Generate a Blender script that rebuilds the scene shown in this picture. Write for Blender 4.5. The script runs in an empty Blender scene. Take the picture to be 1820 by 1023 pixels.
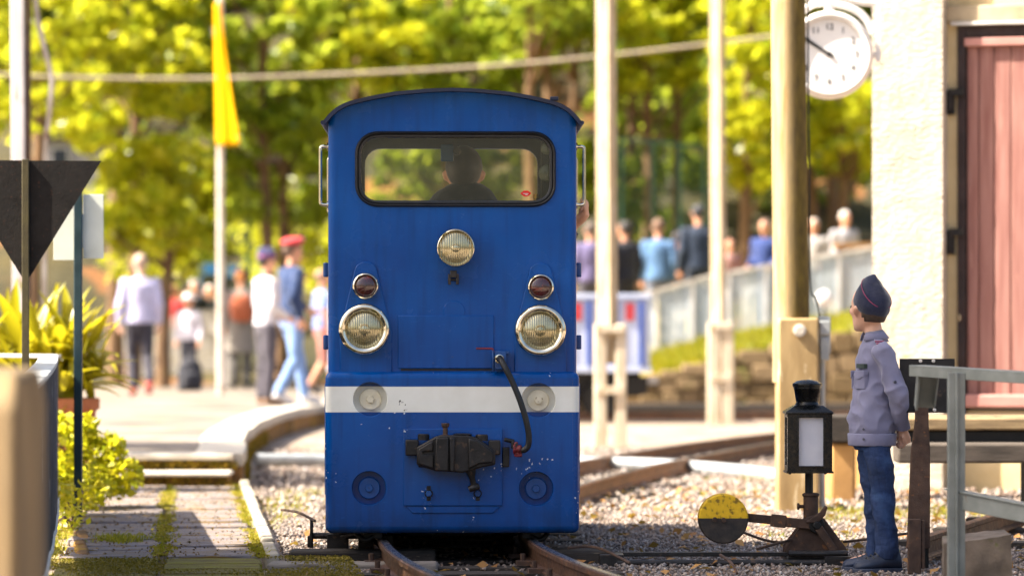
import bpy, bmesh, math, random
import numpy as np
from mathutils import Vector, Matrix, Euler
random.seed(7)
rng = np.random.default_rng(7)
S = bpy.context.scene
COL = S.collection
R = math.radians
# ------------------------------------------------------------------ camera, sky, sun, exposure
FPX, CAMZ, HZ = 6880.0, 0.94, 600.0        # focal length in photograph pixels, eye height, horizon row
cam = bpy.data.cameras.new("camera")
cam.sensor_width = 36.0
cam.lens = FPX / 1820 * 36
cam.shift_y = (HZ - 511.5) / 1820
cam.clip_start, cam.clip_end = 0.5, 600
cam.dof.use_dof = True
cam.dof.focus_distance = 16.0
cam.dof.aperture_fstop = 2.35
cam.dof.aperture_blades = 9
cob = bpy.data.objects.new("camera", cam)
cob.location = (0, 0, CAMZ)
cob.rotation_euler = (R(90), 0, 0)
COL.objects.link(cob)
S.camera = cob
SUN = Vector((-0.64, -0.13, 0.757)).normalized()      # direction towards the sun
w = bpy.data.worlds.new("World"); S.world = w; w.use_nodes = True
nt = w.node_tree
sky = nt.nodes.new("ShaderNodeTexSky"); sky.sky_type = 'NISHITA'; sky.sun_disc = False
sky.sun_elevation = math.asin(SUN.z)
sky.sun_rotation = math.atan2(SUN.x, SUN.y)
sky.air_density = 1.0; sky.dust_density = 5.0; sky.ozone_density = 1.0
nt.nodes["Background"].inputs[1].default_value = 0.08
nt.links.new(sky.outputs[0], nt.nodes["Background"].inputs[0])
sl = bpy.data.lights.new("sun", 'SUN'); sl.energy = 5.0; sl.angle = R(0.53); sl.color = (1.0, 0.905, 0.76)
so = bpy.data.objects.new("sun", sl); COL.objects.link(so)
so.rotation_euler = SUN.to_track_quat('Z', 'Y').to_euler()
S.view_settings.view_transform = 'Standard'; S.view_settings.look = 'None'
S.view_settings.gamma = 1.0; S.view_settings.use_curve_mapping = False
S.view_settings.exposure = 1.9

def at(px, py, Y):
    """a point at distance Y seen at photograph pixel (px, py)"""
    return Vector(((px - 910) * Y / FPX, Y, CAMZ - (py - HZ) * Y / FPX))
def XX(px, Y): return (px - 910) * Y / FPX
def ZZ(py, Y): return CAMZ - (py - HZ) * Y / FPX

# ------------------------------------------------------------------ colour and materials
def lin(v): return v / 12.92 if v <= 0.04045 else ((v + 0.055) / 1.055) ** 2.4
def C(h):
    h = h.lstrip('#'); return tuple(lin(int(h[i:i + 2], 16) / 255) for i in (0, 2, 4)) + (1,)
def mk(name):
    m = bpy.data.materials.new(name); m.use_nodes = True
    n = m.node_tree.nodes; l = m.node_tree.links
    return m, n, l, n["Principled BSDF"]
def noise(n, l, scale, detail=4, stretch=None, coord='Object', rough=0.55):
    tc = n.new("ShaderNodeTexCoord"); t = n.new("ShaderNodeTexNoise")
    t.inputs["Scale"].default_value = scale; t.inputs["Detail"].default_value = detail; t.inputs["Roughness"].default_value = rough
    if stretch:
        mp = n.new("ShaderNodeMapping"); mp.inputs["Scale"].default_value = stretch
        l.new(tc.outputs[coord], mp.inputs[0]); l.new(mp.outputs[0], t.inputs[0])
    else:
        l.new(tc.outputs[coord], t.inputs[0])
    return t.outputs[0]
def ramp(n, l, fac, stops):
    r = n.new("ShaderNodeValToRGB"); e = r.color_ramp.elements
    while len(e) < len(stops): e.new(0.5)
    for i, (p, c) in enumerate(stops):
        e[i].position = p; e[i].color = c if len(c) == 4 else tuple(c) + (1,)
    l.new(fac, r.inputs[0]); return r.outputs[0]
def mixc(n, l, fac, a, b, mode='MIX'):
    m = n.new("ShaderNodeMix"); m.data_type = 'RGBA'; m.blend_type = mode
    for s, v in ((0, fac), (6, a), (7, b)):
        if hasattr(v, 'links'): l.new(v, m.inputs[s])
        else: m.inputs[s].default_value = v
    return m.outputs[2]
G0, G1 = (0, 0, 0, 1), (1, 1, 1, 1)
def sc(c, k): return (min(c[0] * k, 1), min(c[1] * k, 1), min(c[2] * k, 1), 1)
def mat(name, c, c2=None, scale=6, rough=0.6, metal=0.0, bump=0.0, bscale=60, stretch=None, spots=None, sscale=30, sthr=0.62,
        coat=0.0, rvar=0.12, spec=0.5, sheen=0.0, bdist=0.004):
    """principled material: two tones mixed by noise, optional spots of a third tone, roughness variation and fine relief"""
    m, n, l, p = mk(name)
    c2 = c2 or sc(c, 0.72)
    f = noise(n, l, scale, 5, stretch)
    col = ramp(n, l, f, [(0.3, c2), (0.68, c)])
    if spots:
        g = noise(n, l, sscale, 6, stretch)
        k = ramp(n, l, g, [(sthr, G0), (sthr + 0.05, G1)])
        col = mixc(n, l, k, col, spots)
    l.new(col, p.inputs["Base Color"])
    p.inputs["Metallic"].default_value = metal
    p.inputs["Specular IOR Level"].default_value = spec
    p.inputs["Coat Weight"].default_value = coat
    p.inputs["Sheen Weight"].default_value = sheen
    rr = ramp(n, l, noise(n, l, scale * 3, 3, stretch), [(0.3, (max(rough - rvar, .02),) * 3), (0.7, (min(rough + rvar, 1),) * 3)])
    l.new(rr, p.inputs["Roughness"])
    if bump:
        b = n.new("ShaderNodeBump"); b.inputs["Strength"].default_value = bump; b.inputs["Distance"].default_value = bdist
        l.new(noise(n, l, bscale, 6, stretch), b.inputs["Height"]); l.new(b.outputs[0], p.inputs["Normal"])
    return m
def island_mat(name, cols, rough=0.8, bump=0.0, bscale=60, var=0.25, nscale=30):
    """each loose piece takes its own tone from a ramp"""
    m, n, l, p = mk(name)
    g = n.new("ShaderNodeNewGeometry")
    k = len(cols)
    col = ramp(n, l, g.outputs["Random Per Island"], [(i / max(k - 1, 1), c) for i, c in enumerate(cols)])
    f = noise(n, l, nscale, 4)
    d = ramp(n, l, f, [(0.3, (1 - var,) * 3), (0.7, (1, 1, 1))])
    l.new(mixc(n, l, 1.0, col, d, 'MULTIPLY'), p.inputs["Base Color"])
    p.inputs["Roughness"].default_value = rough
    if bump:
        b = n.new("ShaderNodeBump"); b.inputs["Strength"].default_value = bump; b.inputs["Distance"].default_value = 0.01
        l.new(noise(n, l, bscale, 5), b.inputs["Height"]); l.new(b.outputs[0], p.inputs["Normal"])
    return m
def leaf_mat(name, cols, trans=0.5, rough=0.4, tcol=(0.42, 0.40, 0.02, 1), spec=0.4):
    m, n, l, p = mk(name)
    g = n.new("ShaderNodeNewGeometry")
    k = len(cols)
    col = ramp(n, l, g.outputs["Random Per Island"], [(i / max(k - 1, 1), c) for i, c in enumerate(cols)])
    l.new(col, p.inputs["Base Color"]); p.inputs["Roughness"].default_value = rough
    p.inputs["Specular IOR Level"].default_value = spec
    t = n.new("ShaderNodeBsdfTranslucent")
    l.new(mixc(n, l, 0.5, col, tcol), t.inputs[0])
    mx = n.new("ShaderNodeMixShader"); mx.inputs[0].default_value = trans
    l.new(p.outputs[0], mx.inputs[1]); l.new(t.outputs[0], mx.inputs[2])
    l.new(mx.outputs[0], n["Material Output"].inputs[0])
    return m
def glass_mat(name, tint=(0.9, 0.93, 0.88, 1), dust=0.05, dustc=(0.6, 0.58, 0.45, 1), rough=0.02, dscale=4):
    """thin sheet of glass: clear, with a fresnel reflection and a film of dust"""
    m, n, l, p = mk(name)
    tr = n.new("ShaderNodeBsdfTransparent"); tr.inputs[0].default_value = tint
    gl = n.new("ShaderNodeBsdfGlossy"); gl.inputs["Roughness"].default_value = rough
    fr = n.new("ShaderNodeFresnel"); fr.inputs[0].default_value = 1.5
    df = n.new("ShaderNodeBsdfDiffuse"); df.inputs[0].default_value = dustc
    a = n.new("ShaderNodeMixShader"); b = n.new("ShaderNodeMixShader")
    l.new(fr.outputs[0], a.inputs[0]); l.new(tr.outputs[0], a.inputs[1]); l.new(gl.outputs[0], a.inputs[2])
    dk = ramp(n, l, noise(n, l, dscale, 5, (1, 1, 1)), [(0.3, (dust * 0.4,) * 3), (0.75, (dust * 1.6,) * 3)])
    l.new(dk, b.inputs[0]); l.new(a.outputs[0], b.inputs[1]); l.new(df.outputs[0], b.inputs[2])
    l.new(b.outputs[0], n["Material Output"].inputs[0])
    n.remove(p)
    return m

# ------------------------------------------------------------------ mesh builder
class MB:
    def __init__(s): s.v = []; s.f = []
    def add(s, vs, fs):
        o = len(s.v); s.v += [tuple(v) for v in vs]; s.f += [tuple(i + o for i in f) for f in fs]; return s
    def bb(s, x0, x1, y0, y1, z0, z1):
        vs = [(x, y, z) for z in (z0, z1) for y in (y0, y1) for x in (x0, x1)]
        return s.add(vs, [(0, 2, 3, 1), (4, 5, 7, 6), (0, 1, 5, 4), (2, 6, 7, 3), (0, 4, 6, 2), (1, 3, 7, 5)])
    def box(s, c, size, rot=None):
        c = Vector(c); h = Vector(size) / 2; M = Euler(rot).to_matrix() if rot else Matrix.Identity(3)
        vs = [c + M @ Vector((x * h.x, y * h.y, z * h.z)) for z in (-1, 1) for y in (-1, 1) for x in (-1, 1)]
        return s.add(vs, [(0, 2, 3, 1), (4, 5, 7, 6), (0, 1, 5, 4), (2, 6, 7, 3), (0, 4, 6, 2), (1, 3, 7, 5)])
    def bar(s, a, b, w, h, up=(0, 0, 1)):
        """rectangular bar from a to b, w across and h along up"""
        a = Vector(a); b = Vector(b); d = (b - a).normalized(); up = Vector(up)
        side = d.cross(up)
        if side.length < 1e-4: side = d.cross(Vector((1, 0, 0)))
        side.normalize(); u = side.cross(d).normalized()
        vs = [p + side * (i * w / 2) + u * (j * h / 2) for p in (a, b) for j in (-1, 1) for i in (-1, 1)]
        return s.add(vs, [(0, 2, 3, 1), (4, 5, 7, 6), (0, 1, 5, 4), (2, 6, 7, 3), (0, 4, 6, 2), (1, 3, 7, 5)])
    def rings(s, rs, caps=True, closed=True):
        o = len(s.v); n = len(rs[0])
        for r in rs: s.v += [tuple(p) for p in r]
        for i in range(len(rs) - 1):
            for k in range(n if closed else n - 1):
                a = o + i * n + k; b = o + i * n + (k + 1) % n
                s.f.append((a, b, b + n, a + n))
        if caps:
            s.f.append(tuple(o + k for k in range(n - 1, -1, -1)))
            s.f.append(tuple(o + (len(rs) - 1) * n + k for k in range(n)))
        return s
    def tube(s, pts, r, n=10, caps=True, flat=1.0):
        pts = [Vector(p) for p in pts]; m = len(pts)
        rr = r if hasattr(r, '__len__') else [r] * m
        t0 = (pts[1] - pts[0]).normalized()
        a = t0.cross(Vector((0, 0, 1)))
        if a.length < 1e-3: a = t0.cross(Vector((0, 1, 0)))
        a.normalize(); rs = []
        for i, p in enumerate(pts):
            t = (pts[min(i + 1, m - 1)] - pts[max(i - 1, 0)]).normalized()
            a = (a - t * a.dot(t)).normalized(); b = t.cross(a)
            rs.append([p + a * (rr[i] * math.cos(6.28318 * k / n)) + b * (rr[i] * flat * math.sin(6.28318 * k / n)) for k in range(n)])
        return s.rings(rs, caps)
    def cyl(s, a, b, r, r2=None, n=20): return s.tube([a, b], [r, r if r2 is None else r2], n)
    def lathe(s, prof, o=(0, 0, 0), axis=(0, 0, 1), n=32, caps=False):
        """prof: (radius, height along axis)"""
        o = Vector(o); ax = Vector(axis).normalized()
        a = ax.cross(Vector((0, 0, 1)))
        if a.length < 1e-3: a = Vector((1, 0, 0))
        a.normalize(); b = ax.cross(a)
        rs = [[o + ax * h + a * (r * math.cos(6.28318 * k / n)) + b * (r * math.sin(6.28318 * k / n)) for k in range(n)] for r, h in prof]
        return s.rings(rs, caps)
    def prism(s, poly, o, U, V, W):
        """polygon (u, v) in the plane o + uU + vV, thickened by the vector W"""
        o = Vector(o); U = Vector(U); V = Vector(V); W = Vector(W); n = len(poly)
        a = [o + U * u + V * v for u, v in poly]
        return s.rings([a, [p + W for p in a]])
    def ell(s, c, r, n=16, m=10, M=None):
        c = Vector(c); rs = []
        for i in range(m + 1):
            t = math.pi * (0.02 + 0.96 * i / m); q = []
            for k in range(n):
                p = Vector((r[0] * math.sin(t) * math.cos(6.28318 * k / n), r[1] * math.sin(t) * math.sin(6.28318 * k / n), -r[2] * math.cos(t)))
                q.append(c + (M @ p if M else p))
            rs.append(q)
        return s.rings(rs)
    def loft(s, secs, n=20, M=None, o=(0, 0, 0)):
        """secs: (x, y, z, rx, ry): stacked horizontal ellipses"""
        o = Vector(o); rs = []
        for x, y, z, rx, ry in secs:
            q = [Vector((x + rx * math.cos(6.28318 * k / n), y + ry * math.sin(6.28318 * k / n), z)) for k in range(n)]
            rs.append([o + (M @ p if M else p) for p in q])
        return s.rings(rs)
    def build(s, name, m, parent=None, smooth=35, bevel=0.0, seg=2, loc=None, rot=None, mods=None, recalc=False):
        me = bpy.data.meshes.new(name); me.from_pydata(s.v, [], s.f)
        if recalc:
            bm = bmesh.new(); bm.from_mesh(me); bmesh.ops.recalc_face_normals(bm, faces=bm.faces); bm.to_mesh(me); bm.free()
        return link(name, me, m, parent, smooth, bevel, seg, loc, rot, mods)
def build_each(mb, name, m, parent=None, smooth=35, bevel=0.0, seg=2):
    """one object per loose piece of the builder"""
    n = len(mb.v); p = list(range(n))
    def find(i):
        while p[i] != i: p[i] = p[p[i]]; i = p[i]
        return i
    for f in mb.f:
        for i in f[1:]:
            a, b = find(f[0]), find(i)
            if a != b: p[b] = a
    gs = {}
    for f in mb.f: gs.setdefault(find(f[0]), []).append(f)
    out = []
    for fs in gs.values():
        ids = sorted(set(i for f in fs for i in f)); mp = {i: k for k, i in enumerate(ids)}
        q = MB(); q.v = [mb.v[i] for i in ids]; q.f = [tuple(mp[i] for i in f) for f in fs]
        out.append(q.build(name, m, parent, smooth, bevel, seg))
    return out
def link(name, me, m, parent=None, smooth=35, bevel=0.0, seg=2, loc=None, rot=None, mods=None):
    if smooth:
        me.shade_smooth()
        if smooth < 180: me.set_sharp_from_angle(angle=R(smooth))
    if m: me.materials.append(m)
    o = bpy.data.objects.new(name, me); COL.objects.link(o)
    if parent: o.parent = parent
    if loc is not None: o.location = loc
    if rot is not None: o.rotation_euler = rot
    if bevel:
        b = o.modifiers.new("bevel", 'BEVEL'); b.width = bevel; b.segments = seg; b.limit_method = 'ANGLE'; b.angle_limit = R(40)
    for k in mods or (): k(o)
    return o
def tag(o, label=None, cat=None, group=None, kind=None):
    for k, v in (('label', label), ('category', cat), ('group', group), ('kind', kind)):
        if v: o[k] = v
    return o
def thing(name, label, cat, loc=(0, 0, 0), rz=0.0, group=None):
    o = bpy.data.objects.new(name, None); COL.objects.link(o); o.empty_display_size = 0.1
    o.location = loc; o.rotation_euler = (0, 0, rz)
    return tag(o, label, cat, group)
def copy_tree(o, parent=None):
    c = o.copy(); COL.objects.link(c)
    if parent: c.parent = parent
    for ch in list(o.children): copy_tree(ch, c)
    return c
def same(name, o, parent, loc=None, rot=None):
    """another piece sharing o's mesh"""
    c = bpy.data.objects.new(name, o.data); COL.objects.link(c); c.parent = parent
    if loc is not None: c.location = loc
    if rot is not None: c.rotation_euler = rot
    return c
def npmesh(name, V, F):
    """mesh from numpy arrays; F is (n, k) with equal k"""
    me = bpy.data.meshes.new(name); k = F.shape[1]
    me.vertices.add(len(V)); me.vertices.foreach_set("co", V.astype(np.float32).ravel())
    me.loops.add(F.size); me.loops.foreach_set("vertex_index", F.astype(np.int32).ravel())
    me.polygons.add(len(F)); me.polygons.foreach_set("loop_start", np.arange(0, F.size, k, dtype=np.int32))
    me.update(calc_edges=True); me.validate(); return me
def smoothpath(pts, k=6):
    """Catmull-Rom through pts"""
    P = [Vector(p) for p in pts]; out = []
    for i in range(len(P) - 1):
        a, b, c, d = P[max(i - 1, 0)], P[i], P[i + 1], P[min(i + 2, len(P) - 1)]
        for j in range(k):
            t = j / k
            out.append(0.5 * (2 * b + (c - a) * t + (2 * a - 5 * b + 4 * c - d) * t * t + (3 * b - a - 3 * c + d) * t ** 3))
    out.append(P[-1]); return out
def leaves(P, size, elong=1.6, up=0.5, fold=0.0):
    """leaf-shaped quads at the points P (n,3): returns verts, faces"""
    n = len(P)
    nrm = rng.normal(size=(n, 3)); nrm[:, 2] += up * 2; nrm /= np.linalg.norm(nrm, axis=1)[:, None]
    t = rng.normal(size=(n, 3)); t -= (t * nrm).sum(1)[:, None] * nrm; t /= np.linalg.norm(t, axis=1)[:, None]
    b = np.cross(nrm, t); s = (np.asarray(size) * rng.uniform(0.6, 1.3, n))[:, None]
    V = np.stack([P - t * s * elong / 2, P + b * s * 0.5 + t * s * 0.1 + nrm * s * fold, P + t * s * elong / 2, P - b * s * 0.5 + t * s * 0.1 + nrm * s * fold], 1).reshape(-1, 3)
    return V, np.arange(4 * n).reshape(n, 4)
def clump_points(clumps, per):
    """points in the shell of ellipsoids (x, y, z, rx, ry, rz)"""
    out = []
    for c in clumps:
        k = int(per * (c[3] * c[5]) ** 0.8) + 4
        d = rng.normal(size=(k, 3)); d /= np.linalg.norm(d, axis=1)[:, None]
        r = rng.uniform(0.25, 1.0, k) ** 0.6
        out.append(np.array(c[:3]) + d * r[:, None] * np.array(c[3:]))
    return np.concatenate(out)

# ------------------------------------------------------------------ shared materials
M = {}
M['rail'] = mat("rail_steel", C('#6a4c38'), C('#3a2a22'), 18, 0.55, 0.35, 0.3, 120, spots=C('#8a5a36'), sscale=40)
M['railtop'] = mat("worn_rail_head", C('#8f8f92'), C('#6c6862'), 30, 0.28, 0.9, 0.1, 200)
M['sleeper'] = mat("tarred_wood", C('#3a332d'), C('#211c18'), 9, 0.85, 0, 0.6, 50, (1, 8, 8), spots=C('#6a5c4c'), sscale=16)
M['iron'] = mat("black_iron", C('#35312f'), C('#1d1b1a'), 20, 0.42, 0.45, 0.5, 120, spots=C('#4f3f34'), sscale=34, sthr=0.6)
M['oily'] = mat("oily_iron", C('#1a1817'), C('#0c0b0b'), 20, 0.45, 0.3, 0.4, 140)
M['rust'] = mat("rusty_iron", C('#5a4335'), C('#33251e'), 14, 0.75, 0.2, 0.5, 110, spots=C('#7a5030'), sscale=30)
M['greypaint'] = mat("grey_green_paint", C('#80847f'), C('#666a65'), 10, 0.5, 0, 0.25, 90, spots=C('#6a5040'), sscale=26, sthr=0.68)
M['blackpaint'] = mat("black_gloss_paint", C('#0d0e0f'), C('#070808'), 14, 0.25, 0, 0.1, 40, spec=.35)
M['concrete'] = mat("concrete", C('#b3a998'), C('#8c8373'), 5, 0.9, 0, 0.5, 60, spots=C('#7a7440'), sscale=9, sthr=0.62)
M['paleconc'] = mat("pale_concrete", C('#cfc6b8'), C('#aaa193'), 5, 0.88, 0, 0.4, 70, spots=C('#8d8660'), sscale=11, sthr=0.66)
M['mosswall'] = mat("mossy_concrete", C('#a5763e'), C('#5c4426'), 3, 0.95, 0, 0.9, 30, spots=C('#a07a1a'), sscale=5, sthr=0.55, bdist=0.02)
M['chrome'] = mat("chrome", C('#e9e2cf'), C('#cfc6ae'), 30, 0.12, 1.0, 0, 60, rvar=0.06)
M['rubber'] = mat("black_rubber", C('#1c1c1d'), C('#131313'), 20, 0.5, 0, 0.1, 80)
M['whitepaint'] = mat("white_paint", C('#dcd8d2'), C('#c2bdb5'), 7, 0.55, 0, 0.15, 80, spots=C('#a2774e'), sscale=18, sthr=0.7)
M['moss'] = leaf_mat("moss", [C('#665a16'), C('#7f6c1c'), C('#4a4412')], 0.2, 0.7)
M['grassy'] = leaf_mat("yellow_green_grass", [C('#8d9420'), C('#a69a22'), C('#6d7d18'), C('#b3a640')], 0.45, 0.5)
M['wood'] = mat("weathered_wood", C('#b58a58'), C('#7d5a36'), 6, 0.8, 0, 0.5, 40, (6, 6, 1), spots=C('#6a6250'), sscale=9)
# ------------------------------------------------------------------ ground and far terrain
def gnd_mat():
    m, n, l, p = mk("gravelly_earth")
    a = noise(n, l, 0.9, 6); b = noise(n, l, 38, 6, None, 'Object', 0.7); c = noise(n, l, 3.5, 5)
    base = ramp(n, l, b, [(0.3, C('#6b5a4e')), (0.5, C('#a59587')), (0.72, C('#cfc2b6'))])
    moss = ramp(n, l, c, [(0.56, G0), (0.66, G1)])
    col = mixc(n, l, moss, base, C('#8d7f3c'))
    dirt = ramp(n, l, a, [(0.35, (0.72, 0.68, 0.62)), (0.62, (1, 1, 1))])
    l.new(mixc(n, l, 1.0, col, dirt, 'MULTIPLY'), p.inputs["Base Color"]); p.inputs["Roughness"].default_value = 0.95
    bp = n.new("ShaderNodeBump"); bp.inputs["Strength"].default_value = 0.7; bp.inputs["Distance"].default_value = 0.03
    l.new(b, bp.inputs["Height"]); l.new(bp.outputs[0], p.inputs["Normal"])
    return m
M['ground'] = gnd_mat()
def hill_h(x, y):
    t = max(0.0, y - 57.0)
    return 0.35 * t * min(1.0, t / 14.0) + 0.5 * math.sin(x * 0.35 + y * 0.2) * min(1, t / 10) + 0.25 * math.sin(x * 0.9 - y * 0.33) * min(1, t / 10)
g = MB()
g.add([(-300, -60, -0.02), (300, -60, -0.02), (300, 58, -0.02), (-300, 58, -0.02)], [(0, 1, 2, 3)])
tag(g.build("ground", M['ground'], smooth=0), "pale gravelly earth between the tracks and buildings", kind='structure')
xs = list(range(-300, -36, 22)) + [x * 1.2 for x in range(-30, 31)] + list(range(40, 301, 22))
ys = [57.0 + 1.3 * i for i in range(60)] + [150, 190, 240, 300]
V = [(x, y, hill_h(x, y) - 0.03) for y in ys for x in xs]; nx = len(xs)
F = [(j * nx + i, j * nx + i + 1, (j + 1) * nx + i + 1, (j + 1) * nx + i) for j in range(len(ys) - 1) for i in range(nx - 1)]
m_hill = mat("leaf_litter", C('#4c4220'), C('#1f2210'), 0.5, 0.95, 0, 0.8, 6, spots=C('#7a5028'), sscale=.7, sthr=0.58, bdist=0.1)
tag(MB().add(V, F).build("hill", m_hill, smooth=180), "wooded hillside covered in brown leaf litter", kind='structure')

# ------------------------------------------------------------------ raised platform on the left, with kerb blocks, wall blocks and two steps
PZ = 0.21
edge = [(-1.70, 24.3), (-1.80, 26.0), (-2.00, 28.7), (-2.14, 32.0), (-2.22, 36.0), (-2.18, 40.0), (-1.95, 43.5), (-1.6, 48), (-1.2, 55), (-0.9, 66)]
m_plat = mat("worn_asphalt", C('#8f8378'), C('#5c534b'), 1.1, 0.92, 0, 0.4, 60, spots=C('#8b7b4a'), sscale=4, sthr=0.6)
poly = [(-60, 24.3)] + [(x - 0.30, y) for x, y in edge] + [(-60, 66)]
plat = MB().prism(poly, (0, 0, -0.02), (1, 0, 0), (0, 1, 0), (0, 0, PZ + 0.016)).build("platform", m_plat, smooth=0)
tag(plat, "low asphalt platform with a pale kerb on the left of the track", kind='structure')
ep = smoothpath([(x, y, 0) for x, y in edge], 4)
tot = 0; pts = [ep[0]]
dense = smoothpath([(x, y, 0) for x, y in edge], 40)
acc = 0
marks = [dense[0]]
for a, b in zip(dense, dense[1:]):
    acc += (b - a).length
    if acc >= 0.9: marks.append(b); acc = 0
for i, (a, b) in enumerate(zip(marks, marks[1:])):
    if b.y > 62: break
    d = (b - a).normalized(); nrm = Vector((-d.y, d.x, 0))
    a2 = a + d * 0.008; b2 = b - d * 0.008
    k = MB(); dz = random.uniform(-0.006, 0.006); o = random.uniform(-0.006, 0.006)
    q = [a2 - nrm * (0.02 + o), b2 - nrm * (0.02 + o), b2 + nrm * 0.30, a2 + nrm * 0.30]
    k.rings([[p + Vector((0, 0, PZ - 0.075 + dz)) for p in q], [p + Vector((0, 0, PZ + 0.012 + dz)) for p in q]])
    k.build("kerb_stone", M['paleconc'], plat, 30, 0.012)
    k = MB(); o = random.uniform(-0.012, 0.012)
    q = [a2 - nrm * o, b2 - nrm * o, b2 + nrm * 0.2, a2 + nrm * 0.2]
    k.rings([[p + Vector((0, 0, -0.1)) for p in q], [p + Vector((0, 0, PZ - 0.082)) for p in q]])
    k.build("wall_block", M['mosswall'], plat, 30, 0.012)
st = MB().bb(-3.2, -1.74, 24.22, 24.60, PZ - 0.035, PZ + 0.006).build("step_slab", M['paleconc'], plat, 30, 0.014)
MB().bb(-3.2, -1.76, 24.26, 24.5, -0.05, PZ - 0.037).build("step_riser", M['mosswall'], plat, 30, 0.01)
MB().bb(-3.2, -1.74, 23.86, 24.255, 0.085, 0.115).build("step_slab", M['paleconc'], plat, 30, 0.016)
MB().bb(-3.2, -1.76, 23.92, 24.25, -0.05, 0.083).build("step_riser", M['mosswall'], plat, 30, 0.01)

# ------------------------------------------------------------------ plank walkway on the left
m_plank = mat("weathered_plank", C('#989092'), C('#665d5e'), 5, 0.8, 0, 0.9, 30, (1, 9, 9), spots=C('#8a6f3c'), sscale=6, sthr=0.53, bdist=0.01)
m_mplank = mat("mossy_plank", C('#8a7a45'), C('#4f4628'), 5, 0.9, 0, 1.0, 30, (1, 9, 9), spots=C('#7f7a1a'), sscale=5, sthr=0.5, bdist=0.012)
DX, DY = -0.0842, 1.0                                       # direction of the walkway
wk = thing("plank_walkway", "weathered grey plank walkway with mossy joints leading to the steps", "walkway", (-1.035, 16.2, 0), math.atan(0.0842))
y = -2.6
while y < 7.6:
    d = random.uniform(0.24, 0.31)
    for x0, x1 in ((-0.85, -0.445), (-0.415, -0.03)):
        b = MB().bb(x0 + random.uniform(-.01, .01), x1 + random.uniform(-.006, .006), y + 0.006, y + d - 0.006, -0.03, 0.035 + random.uniform(-0.006, 0.007))
        b.build("plank", m_mplank if y < -0.25 else m_plank, wk, 30, 0.006, 1)
    y += d
y = -0.15
while y < 7.5:
    d = random.uniform(0.8, 1.3)
    MB().bb(0.0, 0.06, y + 0.008, min(y + d, 7.55), -0.05, 0.06 + random.uniform(-.012, .012)).build("edging", M['concrete'], wk, 30, 0.012)
    y += d
def tufts(P, h, wd, lean=0.5, n=5):
    """grass blades: narrow triangles bent outwards, n per point"""
    P = np.repeat(P, n, 0); k = len(P)
    a = rng.uniform(0, 6.283, k); L = h * rng.uniform(0.4, 1.2, k); ln = rng.uniform(0, lean, k) * L
    d = np.stack([np.cos(a), np.sin(a), np.zeros(k)], 1); s = np.stack([-np.sin(a), np.cos(a), np.zeros(k)], 1)
    P = P + d * rng.uniform(0, 0.03, k)[:, None]
    up = np.array([0, 0, 1.0])
    V = np.stack([P - s * wd / 2, P + s * wd / 2, P + d * ln[:, None] * 0.4 + up * (L * 0.6)[:, None] + s * wd * 0.35, P + d * ln[:, None] + up * L[:, None]], 1).reshape(-1, 3)
    return V, np.arange(4 * k).reshape(k, 4)
def deckpt(x, y): return (-1.035 + x + DX * y, 16.2 + y)
P = []
for i in range(160):                                          # moss and grass in the middle joint and along the edging
    yy = random.uniform(-0.2, 7.5); xx = random.choice([-0.43, -0.43, -0.015, -0.02, -0.9]) + random.gauss(0, 0.012)
    if math.sin(yy * 2.1) + math.sin(yy * 5.3 + 1) < -0.3: continue
    P.append(deckpt(xx, yy) + (0.03,))
for i in range(70):
    P.append(deckpt(-0.62 + random.gauss(0, .06), 1.1 + random.gauss(0, 0.16)) + (0.035,))
for i in range(420):                                          # scruffy strip between the walkway and the fence
    yy = random.uniform(-2, 7); P.append(deckpt(-0.98 + random.gauss(0, 0.06), yy) + (0.0,))
V, F = tufts(np.array(P), 0.03, 0.005, 0.9, 8)
o = link("grass_in_joints", npmesh("grass_in_joints", V, F), M['grassy'], None, 0)
tag(o, "short yellow green grass growing in the joints of the plank walkway", "grass", kind='stuff')
P = np.array([deckpt(random.uniform(-0.9, 0.1), random.uniform(-0.3, 7.4)) + (0.044,) for i in range(1500)])
V, F = leaves(P, 0.010, 1.5, 1.0, .2)
tag(link("crumbs", npmesh("crumbs", V, F), leaf_mat("leaf_crumbs", [C('#5a3e26'), C('#8a6a44'), C('#3c2c1e'), C('#a8895a')], .1, .8), None, 0), "brown crumbs of leaves and bark lying on the plank walkway", "litter", kind='stuff')
P = []
for i in range(9000):
    yy = random.uniform(-0.2, 7.4); xx = random.choice([-0.43, -0.43, -0.02, -0.02, -0.88]) + random.gauss(0, 0.022)
    if math.sin(yy * 1.7 + xx * 3) + math.sin(yy * 4.1 + 1) > -0.7: P.append(deckpt(xx, yy) + (0.040,))
V, F = leaves(np.array(P), 0.012, 1.3, 0.6)
tag(link("joint_moss", npmesh("joint_moss", V, F), leaf_mat("joint_moss", [C('#8d8420'), C('#a8952a'), C('#6d7018')], .3, .7), None, 0), "flat yellow green moss along the joints of the plank walkway", "moss", kind='stuff')
P = np.array([deckpt(random.uniform(-1.1, 0.35), random.uniform(-2.4, -0.1)) + (0.036,) for i in range(26000)])
sel = (np.sin(P[:, 0] * 7) + np.sin(P[:, 1] * 5 + P[:, 0] * 4) + rng.normal(size=len(P)) * 0.5) > 0.1
V, F = leaves(P[sel], 0.008, 1.3, 0.5)
tag(link("moss", npmesh("moss", V, F), M['moss'], None, 0), "olive moss over the near end of the walkway", "moss", kind='stuff')

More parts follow.
